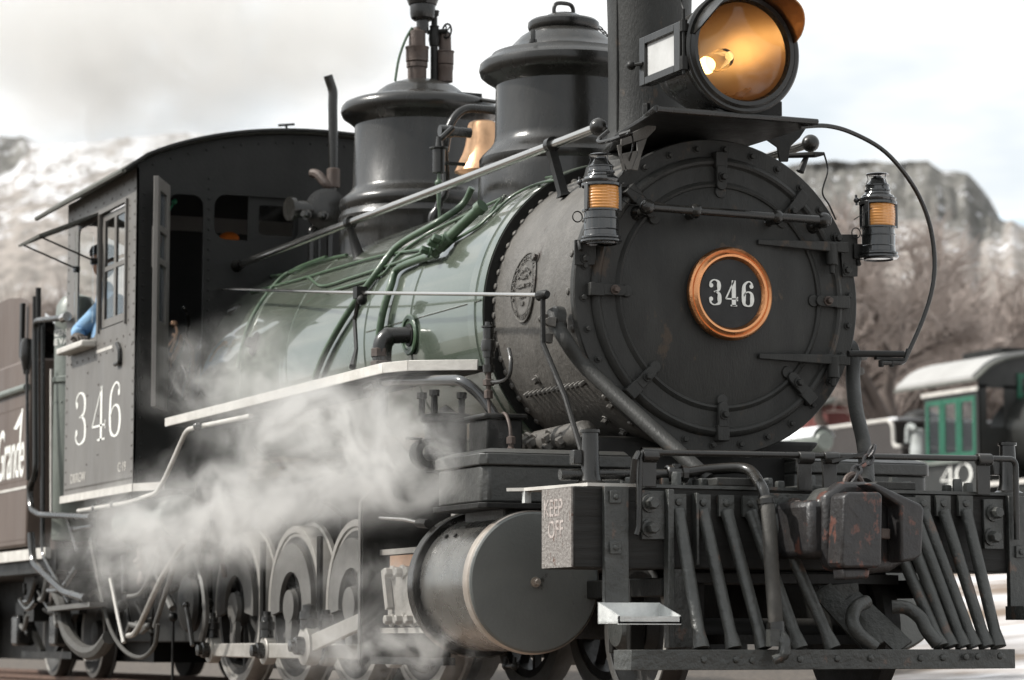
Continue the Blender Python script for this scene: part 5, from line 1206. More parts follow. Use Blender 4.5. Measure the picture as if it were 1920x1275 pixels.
# air reservoir and bent white grab rail below the cab
P('air_reservoir', 'tank', MB().lathe([(-6.32, 0), (-6.32, .11), (-6.30, .135), (-5.2, .135), (-5.18, .11), (-5.17, 0)], (0, -.98, 1.06), X, 40))
gr = P('grab_rail', 'steel' if False else 'white', MB().tube(fillet([at(147, 958, y=-1.17), at(240, 942, y=-1.17), at(292, 925, y=-1.17), at(308, 900, y=-1.15), at(350, 806, y=-1.12), at(372, 800, y=-1.12), at(470, 780, y=-1.12)], .06, 5), .014, 10))
for q in ((178, 953), (213, 946), (370, 800)): P('rail_clip', 'dome', MB().ball(at(*q, y=-1.17), .026, 12).tube([at(*q, y=-1.17), at(*q, y=-1.1) + V(0, .1, .06)], .010, 6), gr)
gr2 = P('grab_rail', 'dome', MB().tube([at(138, 992, y=-1.15), at(172, 986, y=-1.15)], .014, 10).ball(at(138, 992, y=-1.15), .022))
# hoses, ladders, links under the cab
def ut(name, mt, pts, r, y=-1.1, sm=True, **k): q = [at(a, b, y=y) for a, b in pts]; return P(name, mt, MB().tube(crom(q, 5) if sm else q, r, 8), **k)
ut('water_hose', 'rubber', [(105, 1105), (118, 1135), (122, 1170), (135, 1200), (160, 1222), (185, 1220), (205, 1195)], .048)
hp = ut('air_hose', 'rubber', [(170, 1010), (183, 1080), (198, 1150), (215, 1195), (240, 1225), (268, 1232), (290, 1210), (296, 1170)], .014)
ut('step_rod', 'white', [(207, 1085), (222, 1160), (232, 1205)], .012, sm=False); ut('step_rod', 'weight', [(330, 1050), (290, 1175)], .016, sm=False)
ut('link_rod', 'rodsteel', [(345, 1015), (300, 1090), (258, 1180), (240, 1192)], .018); ut('link_rod', 'weight', [(302, 1010), (280, 1080), (262, 1112), (240, 1118)], .012)
ut('hanger_strap', 'dome', [(118, 948), (143, 1032)], .010, sm=False)
for i, (a, b) in enumerate((((175, 1000), (190, 1090)), ((232, 1090), (245, 1190)), ((255, 1130), (285, 1190)))): ut('spring_hanger', 'black', [a, b], .014, y=-.8, sm=False)
P('cab_step', 'weight', MB().bar(at(105, 1142, y=-1.15), at(185, 1133, y=-1.15), .12, .03)); 
rnd = random.Random(9)
for i in range(26):
    a = V(-5.5 - rnd.uniform(-.3, 1.7), -.62 - rnd.uniform(0, .35), rnd.uniform(.35, 1.15)); b = a + V(rnd.gauss(0, .22), rnd.gauss(0, .05), rnd.gauss(0, .2))
    P('brake_rigging', ('black', 'dome', 'rusty', 'weight')[i % 4], MB().tube([a, a.lerp(b, .5) + V(0, 0, rnd.gauss(0, .04)), b], rnd.uniform(.008, .026), 7).ball(a, rnd.uniform(.02, .04), 10))
P('underframe_dark_fill', 'cabdark', MB().box(-8.3, -5.9, -.5, .5, .30, .95).box(-7.6, -5.8, .3, .5, .12, .5), bevel=.01)  # dark bulk added to deepen the shade under the cab
P('ash_pan', 'cabdark', MB().prism([(-5.9, .9), (-3.6, .9), (-3.9, .16), (-5.8, .16)], (0, -.35, 0), X, Z, (0, .7, 0)))
m = MB().lathe([(0, .18), (.03, .19), (.06, .17), (.10, .05), (.1, 0)], at(365, 1130, y=-.75), V(0, -1, 0), 24); P('injector', 'black', m)
P('spring_leaf', 'weight', MB().tube(crom([at(368, 1050, y=-.8), at(382, 1100, y=-.8), at(386, 1160, y=-.8), at(378, 1200, y=-.8)], 4), .022, 6))

# ================================================================== tender
ten = thing('tender', 'brown tender with white speed lettering coupled behind the cab of 346', 'tender', (-8.2, 0, 0))
def T(n_, m, mb, par=ten, **k): return mb.build(n_, K[m] if isinstance(m, str) else m, par, **k)
TX, TB, TY = -8.28, -14.6, 1.19
ml0, ml1 = at(50, 705, y=-TY), at(0, 745, y=-TY)
zm = (ml0.z + ml1.z) / 2
body = T('tank_body', 'tender', MB().box(TB, TX, -TY, TY, .97, 2.30), bevel=.02)
top = MB(); top.prism([(TB, 2.30), (TX, 2.30), (TX, 2.66), (TX - .5, 2.78), (TX - .9, 2.82), (TB, 2.82)], (0, -TY + .06, 0), X, Z, (0, .02, 0)); T('coal_board', 'tender', top)
top = MB(); top.prism([(TB, 2.30), (TX, 2.30), (TX, 2.66), (TX - .5, 2.78), (TX - .9, 2.82), (TB, 2.82)], (0, TY - .08, 0), X, Z, (0, .02, 0)); T('coal_board', 'tender', top)
T('bunker_back', 'tender', MB().box(TB, TB + .03, -TY + .06, TY - .06, 2.3, 2.82))
m = MB()
rnd = random.Random(4)
for i in range(500):
    p = V(rnd.uniform(TB + .2, TX - .3), rnd.uniform(-1.05, 1.05), 2.3 + rnd.uniform(0, .3)); r = rnd.uniform(.05, .11)
    m.obox(p, V(rnd.gauss(0, 1), rnd.gauss(0, 1), rnd.gauss(0, 1)).normalized() * r, V(rnd.gauss(0, 1), rnd.gauss(0, 1), rnd.gauss(0, 1)).normalized() * r, V(rnd.gauss(0, 1), rnd.gauss(0, 1), rnd.gauss(0, 1)).normalized() * r)
tag(T('coal', 'lamp', m, ang=0), kind='stuff')
T('side_moulding', 'tank', MB().tube([V(TX, -TY - .01, 2.09), V(TB, -TY - .01, 2.09)], .028, 10), body)
T('side_moulding', 'tank', MB().tube([V(TX, TY + .01, 2.09), V(TB, TY + .01, 2.09)], .028, 10), body)
for i in range(5):
    for s_ in (-1, 1): T('coal_board_stake', 'black', MB().box(TX - .35 - i * 1.1, TX - .29 - i * 1.1, s_ * TY - s_ * .06 - .02, s_ * TY - s_ * .06 + .05 * s_, 2.33, 2.72), bevel=.004)
for px in (66, 72): T('grab_post', 'black', MB().tube([at(px, 640, y=-1.15), at(px, 540 if px == 72 else 556, y=-1.15)], .020, 8))
m = MB()
for i in range(60): m.rivet((TX - .05 - i * .08, -TY, 1.44), -Y, .008, 5); m.rivet((TX - .05 - i * .08, -TY, 1.02), -Y, .008, 5); m.rivet((TX - .05 - i * .08, -TY, 1.96), -Y, .008, 5)
tag(T('rivets', 'tender', m, body), kind='stuff')
T('white_stripe', 'white', MB().box(TB, TX, -TY - .004, -TY - .0005, 1.375, 1.395), body)
T('frame_edge', 'white', MB().box(TB, -7.68, -TY - .01, -TY + .03, .87, .945))
T('tender_dark_fill', 'black', MB().box(TB, -7.7, -.42, .42, .16, .78))  # black block added so the space beneath the tender reads as shade
T('tender_frame', 'black', MB().box(TB, -7.62, -1.14, 1.14, .78, .93))
# Rio Grande lettering with the long stroke of its d
zt = 1.47
text('Rio Grande', 'lettering', .52, K['letter'], body, (TX - .10, -TY - .001, zt), X, Z, .0015, shear=.25, sx=.56, align='RIGHT', bold=.003, space=.92)
T('flourish', 'letter', MB().prism([(-.04, .03), (-.20, -.02), (-.30, -.01), (-.02, .12)], (TX - .12, -TY - .001, zt + .36), X, Z, (0, -.0015, 0)).prism([(-.02, .12), (-.06, .12), (-.13, -.2), (-.09, -.2)], (TX - .12, -TY - .0012, zt + .36), X, Z, (0, -.0015, 0)), body, ang=0)
# upright tank at the gap, pipes
tx, ty = -7.62, -1.02
tk = T('brake_tank', 'tank', MB().lathe([(.99, 0), (.99, .145), (1.0, .15), (2.06, .15), (2.07, .165), (2.10, .165), (2.11, .15), (2.48, .15), (2.60, .14), (2.66, .10), (2.69, 0)], (tx, ty, 0), Z, 40))
lab(tk, 'grey green upright tank marked EMERGENCY BRAKE')
def wrap(ob, cx, cy, r):
    for v_ in ob.data.vertices:
        s_ = (v_.co.x - cx) / r; rr = r + (cy - r - v_.co.y); v_.co.x = cx + rr * math.sin(s_); v_.co.y = cy - rr * math.cos(s_)
for body_, z_ in (('EMERGENCY', 2.385), ('BRAKE VALVE', 2.325)):
    ob = text(body_, 'tank_letter', .062, K['letter'], tk, (tx - .14, ty - .1515, z_), X, Z, .001, bold=.001); wrap(ob, tx, ty, .15)
m = MB()
for i in range(20): a = 2 * PI * i / 20; d = V(math.cos(a), math.sin(a), 0); m.rivet(V(tx, ty, 1.93) + d * .15, d, .009, 6); m.rivet(V(tx, ty, 1.03) + d * .15, d, .009, 6)
tag(T('rivets', 'tank', m, tk), kind='stuff')
def tp_(pts, r, name='tender_pipe', mt='dome', y=-1.2, f_=.08): return T(name, mt, MB().tube(fillet([at(a, b, y=y) for a, b in pts], f_), r, 10), tk)
tp_([(123, 595), (66, 602), (67, 890), (55, 915), (58, 955), (75, 965), (170, 970)], .022, y=-1.24)
tp_([(80, 600), (80, 1040), (130, 1130)], .016, y=-1.2); tp_([(58, 1000), (62, 1055), (120, 1110), (160, 1122)], .026, y=-1.22)
tp_([(50, 640), (52, 900)], .012, y=-1.22); tp_([(96, 692), (96, 960)], .010, 'tender_pipe', 'white', y=-1.2)
T('angle_cock', 'dome', MB().lathe([(-.15, .02), (-.1, .03), (-.04, .045), (.06, .045), (.10, .035), (.11, 0)], at(50, 662, y=-1.22), Z, 12), tk)
T('pipe_elbow', 'steel', MB().tube([at(118, 597, y=-1.25), at(126, 593, y=-1.25)], .032, 10), tk)
T('standpipe_valve', 'rusty', MB().lathe([(-.3, .05), (-.1, .05), (-.08, .07), (0, .07), (.02, .05), (.2, .05)], at(107, 1060, y=-1.0), Z, 12), tk)
# trucks
for cx in (-9.35, -13.2):
    for s_ in (-1, 1):
        fr = T('truck_frame', 'black', MB().box(cx - .95, cx + .95, s_ * .74 - .03, s_ * .74 + .03, .50, .60).box(cx - .75, cx + .75, s_ * .74 - .03, s_ * .74 + .03, .18, .23).bar((cx - .75, s_ * .74, .52), (cx - .2, s_ * .74, .22), .05, .04, Y).bar((cx + .75, s_ * .74, .52), (cx + .2, s_ * .74, .22), .05, .04, Y))
        for dx in (-.58, .58):
            wq = T('truck_wheel', 'wheel', MB().lathe([(0, 0), (0, .32), (.02, .345), (.03, .325), (.11, .32), (.112, .31), (.10, .26), (.05, .2), (.06, .1), (.1, .09), (.11, 0)], (cx + dx, s_ * .455, .36), Y * s_, 40)); T('wheel_rim', 'tyre', MB().lathe([(.108, .285), (.1125, .29), (.1125, .315), (.108, .32)], (cx + dx, s_ * .455, .36), Y * s_, 40), wq)
            T('axle_box', 'dome', MB().box(cx + dx - .1, cx + dx + .1, s_ * .80 - .07, s_ * .80 + .07, .27, .50), fr, bevel=.02)
    T('truck_bolster', 'black', MB().box(cx - .15, cx + .15, -.9, .9, .45, .78))
rnd = random.Random(12)
for i in range(16):
    a = V(-7.7 - rnd.uniform(0, 2.2), -.95 - rnd.uniform(0, .2), rnd.uniform(.45, .85)); b = a + V(rnd.gauss(0, .3), 0, rnd.gauss(-.05, .12))
    T('under_pipe', ('black', 'dome', 'weight')[i % 3], MB().tube(crom([a, a.lerp(b, .5) + V(0, 0, -.06), b], 4), rnd.uniform(.010, .02), 7))
# driver leaning at the cab window
man = thing('person', 'driver in a blue shirt and dark cap resting an arm on the cab window sill', 'person', (-6.75, -.95, 1.29))
def skin_body(name, chains, mt, par, lvl=2):
    vs, es, rs = [], [], []
    for ch in chains:
        prev = None
        for item in ch:
            if isinstance(item, int): prev = item; continue
            vs.append(item[0]); rs.append(item[1]); k = len(vs) - 1
            if prev is not None: es.append((prev, k))
            prev = k
    me = bpy.data.meshes.new(name); me.from_pydata(vs, es, [])
    o = bpy.data.objects.new(name, me); C.objects.link(o); o.parent = par; o.matrix_parent_inverse = Matrix.Translation(-origin_of(par))
    sk = o.modifiers.new('Skin', 'SKIN'); sk.use_smooth_shade = True
    lay = me.skin_vertices[0].data
    for i, r in enumerate(rs): lay[i].radius = r if isinstance(r, tuple) else (r, r); lay[i].use_root = (i == 0)
    o.modifiers.new('Sub', 'SUBSURF').levels = lvl; o.modifiers['Sub'].render_levels = lvl
    me.materials.append(mt); return o
sh0 = V(-6.66, -1.03, 2.53); elb_ = V(-6.90, -1.20, 2.34); wrist = V(-6.68, -1.245, 2.285)
bx0 = V(-6.80, -1.0, 1.75)
skin_body('body', [[(bx0, (.16, .14)), (bx0 + V(0, 0, .25), (.15, .13)), (bx0 + V(0, -.02, .5), (.17, .14)), (bx0 + V(0, -.03, .74), (.15, .11)), (bx0 + V(.0, -.04, .84), (.07, .07)), (bx0 + V(.01, -.05, .94), (.055, .055))],
    [3, (sh0, (.085, .085)), (sh0.lerp(elb_, .5), (.068, .068)), (elb_, (.055, .055)), (elb_.lerp(wrist, .5), (.048, .048))],
    [3, (bx0 + V(-.02, .20, .66), (.085, .085)), (bx0 + V(-.05, .25, .40), (.06, .06)), (bx0 + V(.12, .16, .25), (.045, .045))],
    [0, (bx0 + V(0, -.09, -.1), (.11, .11)), (bx0 + V(.2, -.09, -.25), (.08, .08)), (bx0 + V(.22, -.09, -.45), (.06, .06))],
    [0, (bx0 + V(0, .1, -.1), (.11, .11)), (bx0 + V(.2, .1, -.25), (.08, .08)), (bx0 + V(.22, .1, -.45), (.06, .06))]], K['shirt'], man)
def hand(base, d, up, mt, par, name='glove'):
    d = d.normalized(); s_ = d.cross(up).normalized(); ch = [[(base - d * .12, .042), (base - d * .03, .036), (base + d * .03, (.040, .022)), (base + d * .07, (.04, .02))]]
    o = skin_body(name, ch, mt, par)
    for k, ln in enumerate((.07, .08, .075, .055)):
        b0 = base + d * .06 + s_ * (.03 - .02 * k); skin_body('finger', [[(b0, .0095), (b0 + d * ln * .5 - up * .006, .009), (b0 + d * ln * .85 - up * .028, .008), (b0 + d * ln - up * .045, .0065)]], mt, o, 1)
    b0 = base + s_ * .03; skin_body('thumb', [[(b0, .012), (b0 + s_ * .03 + d * .025 - up * .01, .0105), (b0 + s_ * .035 + d * .06 - up * .02, .009)]], mt, o, 1)
hand(wrist, V(1, -.05, -.05), Z, K['glove'], man)
hd_ = bx0 + V(.02, -.06, 1.06)
m = MB().ball(hd_, .10, 24, (.95, .82, 1.18)).ball(hd_ + V(.095, -.02, -.01), .018, 10, (1.1, .7, 1.2)).ball(hd_ + V(.085, -.02, -.06), .02, 10, (.7, 1.3, .4)).ball(hd_ + V(0, -.083, 0), .022, 10, (.8, .4, 1.3)).ball(hd_ + V(0, .083, 0), .022, 10, (.8, .4, 1.3))
hdo = m.build('head', K['skin'], man, 60)
for dy in (-.032, .032): MB().ball(hd_ + V(.088, dy, .012), .010, 10).build('eye', K['lamp'], hdo)
MB().lathe([(0, .094), (.03, .098), (.06, .085), (.075, .05), (.08, 0)], hd_ + V(-.005, 0, .035), Z, 28).prism([(.05, -.07), (.15, -.055), (.165, 0), (.15, .055), (.05, .07)], hd_ + V(0, 0, .04), X, Y, (0, 0, .008)).build('cap', K['cap'], man, 40)

# ================================================================== signal lamps on the smokebox
amber = mat('amber_fresnel_lens', (.46, .19, .045), .15, 0, (.68, .33, .10), 26, .9, 0, rough2=.2, coat=.5, stretch=(1, 1, .12)); 
bsdf = amber.node_tree.nodes['Principled BSDF']; bsdf.inputs['Emission Color'].default_value = (1, .42, .08, 1); bsdf.inputs['Emission Strength'].default_value = .03
def make_lamp(label, loc, rz):
    t = thing('signal_lamp', label, 'signal lamp', loc, 'glossy black signal lamps on the smokebox')
    org = Vector(loc)
    def Q(n_, m_, mb, par=t, **k):
        o = mb.build(n_, m_, par, **k)
        if par is t: o.matrix_parent_inverse = Matrix.Identity(4)
        return o
    bd = Q('lamp_body', K['lamp'], MB().lathe([(-.205, 0), (-.205, .088), (-.20, .094), (-.192, .094), (-.188, .086), (-.184, .090), (-.176, .090), (-.172, .080), (-.150, .078), (-.147, .081), (-.144, .078), (-.10, .078), (-.097, .082), (-.092, .082), (-.09, .076), (-.065, .076), (-.063, .086), (-.055, .086)], (0, 0, 0), Z, 40))
    Q('lamp_base', K['lamp'], MB().lathe([(-.21, .07), (-.204, .07), (-.204, .0)], (0, 0, 0), Z, 30))
    ln = MB(); pr = []
    for i in range(17): z_ = -.055 + .106 * i / 16; pr.append((z_, .076 + (.0025 if i % 2 else 0) + .004 * math.cos((i - 8) / 8 * 1.4)))
    lens = Q('amber_lens', amber, ln.lathe(pr, (0, 0, 0), Z, 48, -PI * .45 + .35, PI * .30 + .35, ref=(1, 0, 0)))
    Q('amber_lens', amber, MB().lathe(pr, (0, 0, 0), Z, 40, PI * .62, PI * 1.2, ref=(1, 0, 0)))
    for a in (-PI * .45 + .35, PI * .30 + .35, PI * .62, PI * 1.2):
        d = V(math.cos(a), math.sin(a), 0); q = V(-d.y, d.x, 0); Q('lens_post', K['lamp'], MB().obox(d * .082, d * .010, q * .012, Z * .062), bevel=.003)
    Q('lamp_core', K['lamp'], MB().lathe([(-.06, .072), (.056, .072)], (0, 0, 0), Z, 24, PI * .30 + .35, PI * .62, ref=(1, 0, 0)))
    Q('lamp_core', K['lamp'], MB().lathe([(-.06, .072), (.056, .072)], (0, 0, 0), Z, 24, PI * 1.2, PI * 1.55 + .35, ref=(1, 0, 0)))
    tp = Q('lamp_top', K['lamp'], MB().lathe([(.048, .086), (.052, .09), (.062, .09), (.066, .082), (.072, .086), (.080, .086), (.084, .078), (.092, .075), (.10, .062), (.110, .058), (.113, .062), (.118, .062), (.121, .056), (.135, .055), (.138, .058), (.142, .058), (.150, .048), (.165, .036), (.176, .03), (.178, .02), (.186, .02), (.187, .0)], (0, 0, 0), Z, 40))
    Q('lamp_cap', K['lamp'], MB().lathe([(.190, 0), (.190, .05), (.193, .055), (.197, .05), (.200, .02), (.203, .0)], (0, 0, 0), Z, 32))
    for k in range(3): a = 2 * PI * k / 3 + .4; d = V(math.cos(a), math.sin(a), 0); Q('cap_wire', K['lamp'], MB().tube([d * .052 + Z * .192, d * .046 + Z * .17, d * .056 + Z * .145], .0022, 5), tp)
    Q('side_latch', K['lamp'], MB().ball((-.05, -.085, .075), .014).tube([(-.05, -.085, .05), (-.05, -.088, .10)], .006, 6), tp)
    Q('carry_wire', K['black'], MB().tube(crom([V(.02, .09, .065), V(.05, .14, .03), V(.06, .19, -.0), V(.05, .185, -.03), V(.02, .13, -.03), V(0, .09, -.0)] if label.startswith('left') else [V(.06, .06, .08), V(.06, .0, .06), V(.04, -.14, -.03), V(.03, -.09, .0)], 5), .0022, 5), tp)
    Q('ring_handle', K['black'], MB().tube([V(-.02, -.09 - .022 * math.cos(a) - .014, -.085 + .024 * math.sin(a)) for a in [2 * PI * k / 16 for k in range(16)]], .003, 6, closed=True), bd)
    Q('lamp_bracket', K['black'], MB().obox((-.05, (.085 if not label.startswith('left') else .02) * (-1 if not label.startswith('left') else 1), -.17), (.03, 0, 0), (0, .03, 0), (0, 0, .035)).tube([(-.05, -.09, -.19), (-.03, -.085, -.235)], .012, 8).obox((-.11, .02 if label.startswith('left') else -.09, -.17), (.06, 0, 0), (0, .008, 0), (0, 0, .025)), bd, bevel=.003)
    t.rotation_euler = (0, 0, rz)
    return t
lampL = at(1127, 371, x=.10); lampR = at(1646, 404, x=.06)
make_lamp('left signal lamp with amber lens hanging over the shadowed smokebox edge', lampL, math.radians(-12))
make_lamp('right signal lamp with amber lens standing clear against the snowy slope', lampR, math.radians(-4))

# ================================================================== engine 40 on the far track
U, W_ = V(1, 0, 0), V(0, 1, 0)
f40 = atd(1838, 925, 47.0)
gx, gy = f40.x, f40.y; yc40 = gy + 1.25; zr = ground_z(gx, yc40) + .16
k40 = thing('steam_locomotive', 'black steam locomotive number 40 with green window frames and snowy roof on the far track', 'steam locomotive', (gx, yc40, zr))
def E(n_, m, mb, par=k40, **k): return mb.build(n_, K[m] if isinstance(m, str) else m, par, **k)
zf, ze = f40.z - .02, at(1790, 733, y=gy).z
Lc = 1.95; gxb = at(1735, 925, y=gy).x
greenp = mat('bright_green_window_paint', (.007, .075, .042), .4, 0, (.010, .105, .06), 5, .5, .05)
cabk = mat('dark_cab_paint', (.012, .013, .012), .35, 0, (.022, .022, .02), 4, .6, .1)
ww = (gx - gxb) / 3; zs0, zs1 = at(1790, 855, y=gy).z, at(1790, 750, y=gy).z
holes = [(gxb + .1 + i * (gx - gxb - .15) / 3, gxb + .02 + (i + 1) * (gx - gxb - .15) / 3, zs0, zs1, 0) for i in range(3)]
for s_, yy in ((-1, gy), (1, gy + 2.5)):
    cs = E('cab_side', cabk, panel((0, yy, 0), X, Z, (gxb, gx), (zf - .1, ze), holes, (0, -s_ * .02, 0)))
    for h in holes:
        fr = panel((0, yy + s_ * .012, 0), X, Z, (h[0] - .03, h[1] + .03), (h[2] - .03, h[3] + .03), [(h[0] + .05, h[1] - .05, h[2] + .05, h[3] - .05, 0)], (0, -s_ * .04, 0))
        w1 = E('window', greenp, fr, cs); E('pane', 'glass', MB().box(h[0], h[1], yy - .005, yy + .005, h[2], h[3]), w1)
    E('eave_board', 'white', MB().box(gxb - .02, gx + .02, yy + s_ * .03 - .015, yy + s_ * .03 + .015, ze - .05, ze + .02), cs)
    E('running_edge', 'white', MB().box(gx, gx + 6.5, yy + s_ * .0, yy + s_ * .03, at(1870, 907, y=gy).z - .03, at(1870, 907, y=gy).z + .04), cs)
    E('sill_board', 'tank', MB().box(gxb + .0, gx - .45, yy + s_ * .06 - .03, yy + s_ * .06 + .03, zs0 - .12, zs0 - .06), cs)
def rz40(y): return ze + .55 * math.sqrt(max(0, 1 - (abs(y - yc40) / 1.32) ** 2.2))
arc = [(gy + 2.5 * i / 20, rz40(gy + 2.5 * i / 20)) for i in range(21)]
zq0, zq1 = at(1862, 800, x=gx).z, at(1862, 722, x=gx).z; yq = at(1850, 760, x=gx).y; yq2 = at(1893, 760, x=gx).y
m = panel((gx, 0, 0), Y, Z, (gy, gy + 2.5), (zf - .1, ze), [(yq, yq + .34, zq0, zq1, .05), (gy + 2.5 - (yq - gy) - .34, gy + 2.5 - (yq - gy), zq0, zq1, .05)], (-.02, 0, 0)); m.prism([(gy + 2.5, ze + .001), (gy, ze + .001)] + arc, (gx, 0, 0), Y, Z, (-.02, 0, 0)); cf40 = E('cab_front', cabk, m)
g0 = at(1913, 725, x=gx); E('front_window', greenp, panel((gx + .002, 0, 0), Y, Z, (g0.y - .06, g0.y + .5), (g0.z - .20, g0.z + .22), [(g0.y + .02, g0.y + .42, g0.z - .12, g0.z + .14, 0)], (.03, 0, 0)), cf40)
rm = MB(); L1, R1 = [], []
for i in range(25):
    y = gy - .12 + 2.74 * i / 24; z_ = rz40(min(max(y, gy), gy + 2.5)) - (.09 if i in (0, 24) else 0); L1.append(V(gx + .12, y, z_)); R1.append(V(gxb - .8, y, z_))
rm.strip(L1, R1, (0, 0, .04)); rf = E('roof', 'roof', rm)
sn = MB(); sn.strip([p + V(-.15, .02 if i < 12 else -.02, .042) for i, p in enumerate(L1)], [p + V(.05, .02 if i < 12 else -.02, .042) for i, p in enumerate(R1)], (0, 0, .07)); E('snow_cover', mat('dull_roof_snow', (.36, .355, .345), .8, 0, (.28, .275, .265), 2, .8, .3, 8), sn, rf)
E('roof_hatch', 'black', MB().box(gx - 1.5, gx - .3, yc40 - .6, yc40 + .3, ze + .62, ze + .72), rf)
n40 = at(1765, 913, y=gy - .012)
for k, ch in enumerate('40'):
    m = MB(); digit(m, ch, (n40.x + k * .42 * 1.0, gy - .012, n40.z), X, Z, .36, .42, (0, -.004, 0), .15, .05); 
hh = at(1765, 873, y=gy).z - n40.z; wd = at(1800, 900, y=gy).x - at(1767, 900, y=gy).x
for k, (ch, pxa, pxb) in enumerate((('4', 1764, 1792), ('0', 1792, 1824))):
    xa_, xb_ = at(pxa, 900, y=gy).x, at(pxb, 900, y=gy).x; m = MB(); digit(m, ch, (xa_, gy - .006, n40.z), X, Z, xb_ - xa_, hh, (0, -.004, 0), .17, .06); E('figure', 'letter', m, cs if False else cf40, ang=0)
E('boiler', cabk, MB().lathe([(0, .75), (3.6, .75), (3.62, .70), (5.2, .70), (5.2, 0)], (gx, yc40, zr + 1.95), X, 40)); E('stack', cabk, MB().lathe([(zr + 2.5, .2), (zr + 3.6, .22), (zr + 3.6, .0)], (gx + 4.6, yc40, 0), Z, 24)); E('dome', cabk, MB().lathe([(zr + 2.5, .35), (zr + 3.2, .33), (zr + 3.4, .2), (zr + 3.45, 0)], (gx + 2.2, yc40, 0), Z, 24))
E('frame', cabk, MB().box(gxb - .5, gx + 6.6, yc40 - .9, yc40 + .9, zr + .5, zr + 1.05)); E('floor', cabk, MB().box(gxb, gx, gy + .03, gy + 2.47, zf - .14, zf - .1)); E('backhead', cabk, MB().lathe([(-.6, 0), (-.6, .7), (0, .72)], (gx, yc40, zr + 1.9), X, 24))
for i in range(5):
    for s_ in (-1, 1): E('wheel', 'wheel', MB().lathe([(0, 0), (0, .5), (.12, .48), (.12, 0)], (gx - 1.2 + i * 1.25, yc40 + s_ * .46, zr + .5), Y * s_, 32))
E('interior_dark_panel', cabk, MB().box(gxb + .1, gx - .1, yc40 - .05, yc40, zf, zs0 + (zs1 - zs0) * .55))  # added dark sheet making the lower half of the windows look shaded
# grey hand pipe stand: white lagged tank between cab and tender
q = at(1716, 880, y=gy)
E('frosted_tank', mat('frosted_tank', (.42, .44, .43), .6, 0, (.16, .17, .16), 6, .8, .4, 14), MB().lathe([(zf - .6, 0), (zf - .6, .17), (at(1716, 820, y=gy).z, .17), (at(1716, 806, y=gy).z, .12), (at(1716, 803, y=gy).z, 0)], (q.x, gy + .1, 0), Z, 24).tube(crom([at(1702, 830, y=gy - .1), at(1703, 803, y=gy - .1), at(1710, 799, y=gy - .1), at(1716, 806, y=gy - .1)], 4), .05, 8))
E('cab_bunker', 'black', MB().ball(at(1728, 790, y=gy + 1.2), .36, 16, (1, 1, .6)))
# its tender
k41 = thing('tender', 'dark brown tender with a snow dusted rim standing behind engine 40', 'tender', (gxb - 3, yc40, zr))
xt1 = at(1690, 880, y=gy).x; xt0 = xt1 - 5.6; zt1 = at(1640, 791, y=gy).z; zt2 = at(1690, 836, y=gy).z; xa_ = at(1683, 790, y=gy).x
m = MB(); m.prism([(xt0, zr + .95), (xt1, zr + .95), (xt1, zt2), (at(1690, 836, y=gy).x - .25, zt2), (xa_ - .15, zt1), (xt0, zt1)], (0, gy, 0), X, Z, (0, 2.5, 0)); tb = m.build('tank_body', K['tender'], k41, bevel=.04)
tb.data.materials[0] = mat('sooty_tender_paint', (.020, .016, .0145), .5, 0, (.034, .028, .025), 2, .8, .2, 20)
MB().tube(fillet([V(xt0, gy, zt1), V(xa_ - .15, gy, zt1), V(at(1690, 836, y=gy).x - .25, gy, zt2), V(xt1, gy, zt2)], .3), .035, 8).build('rim_rail', K['white'], tb)
MB().box(xt0, xa_ - .2, gy + .1, gy + 2.4, zt1 + .0, zt1 + .05).build('snow_cover', K['snow'], tb)
text('D. & R. G. W.', 'lettering', .36, K['letter'], tb, (at(1694, 915, y=gy).x, gy - .006, at(1690, 914, y=gy).z), X, Z, .003, align='RIGHT', bold=.01)
for dx in (.9, 1.9, 3.9, 4.9):
    for s_ in (-1, 1): MB().lathe([(0, 0), (0, .36), (.1, .34), (.1, 0)], (xt0 + dx, yc40 + s_ * .46, zr + .38), Y * s_, 24).build('wheel', K['wheel'], k41)
MB().box(xt0, xt1 + .3, yc40 - 1.1, yc40 + 1.1, zr + .75, zr + .93).build('frame', K['black'], k41)
# far track
ft = MB(); ft.prism([(-1.8, -.35), (1.8, -.35), (1.2, -.06), (-1.2, -.06)], (-90, yc40, zr), Y, Z, (110, 0, 0)); fb = ft.build('far_track_bed', gravel, None); tag(fb, kind='structure')
railp(yc40 - .487, zr, -90, 20, par=fb); railp(yc40 + .487, zr, -90, 20, par=fb)
t1 = MB().box(-.1, .1, yc40 - .95, yc40 + .95, zr - .16, zr - .075).build('railway_tie', K['tie'], fb); t1.location = (gx - 9, 0, 0)
for i in range(1, 34): share(t1, (i * .6, 0, 0))
# red shed and a pipe on a flat car far behind, seen under the smokebox
sp0 = atd(1552, 790, 64); zg = ground_z(sp0.x, sp0.y)
sd_ = thing('red_shed', 'dark red wooden shed with snowy roof seen past the smokebox rim', 'shed', (sp0.x, sp0.y, zg))
redw = mat('dark_red_boards', (.10, .026, .022), .7, 0, (.14, .04, .035), 3, .7, .4, 20, stretch=(6, 6, .4))
ztop = atd(1530, 757, 64).z
bw0, bw1 = sp0 - V(6.5, 0, 0), sp0
MB().box(sp0.x - 5, sp0.x, sp0.y - .0, sp0.y + .8, zg, ztop).build('wall', redw, sd_)
m = MB(); m.prism([(-.2, ztop - .02), (.4, ztop + .2), (1.0, ztop - .02)], (sp0.x - 5.3, sp0.y, 0), Y, Z, (5.6, 0, 0)); m.build('roof', K['roof'], sd_)
for i in range(12): MB().box(sp0.x - 5 + i * .42, sp0.x - 4.97 + i * .42, sp0.y - .02, sp0.y + .01, zg, ztop - .1).build('batten', redw, sd_)
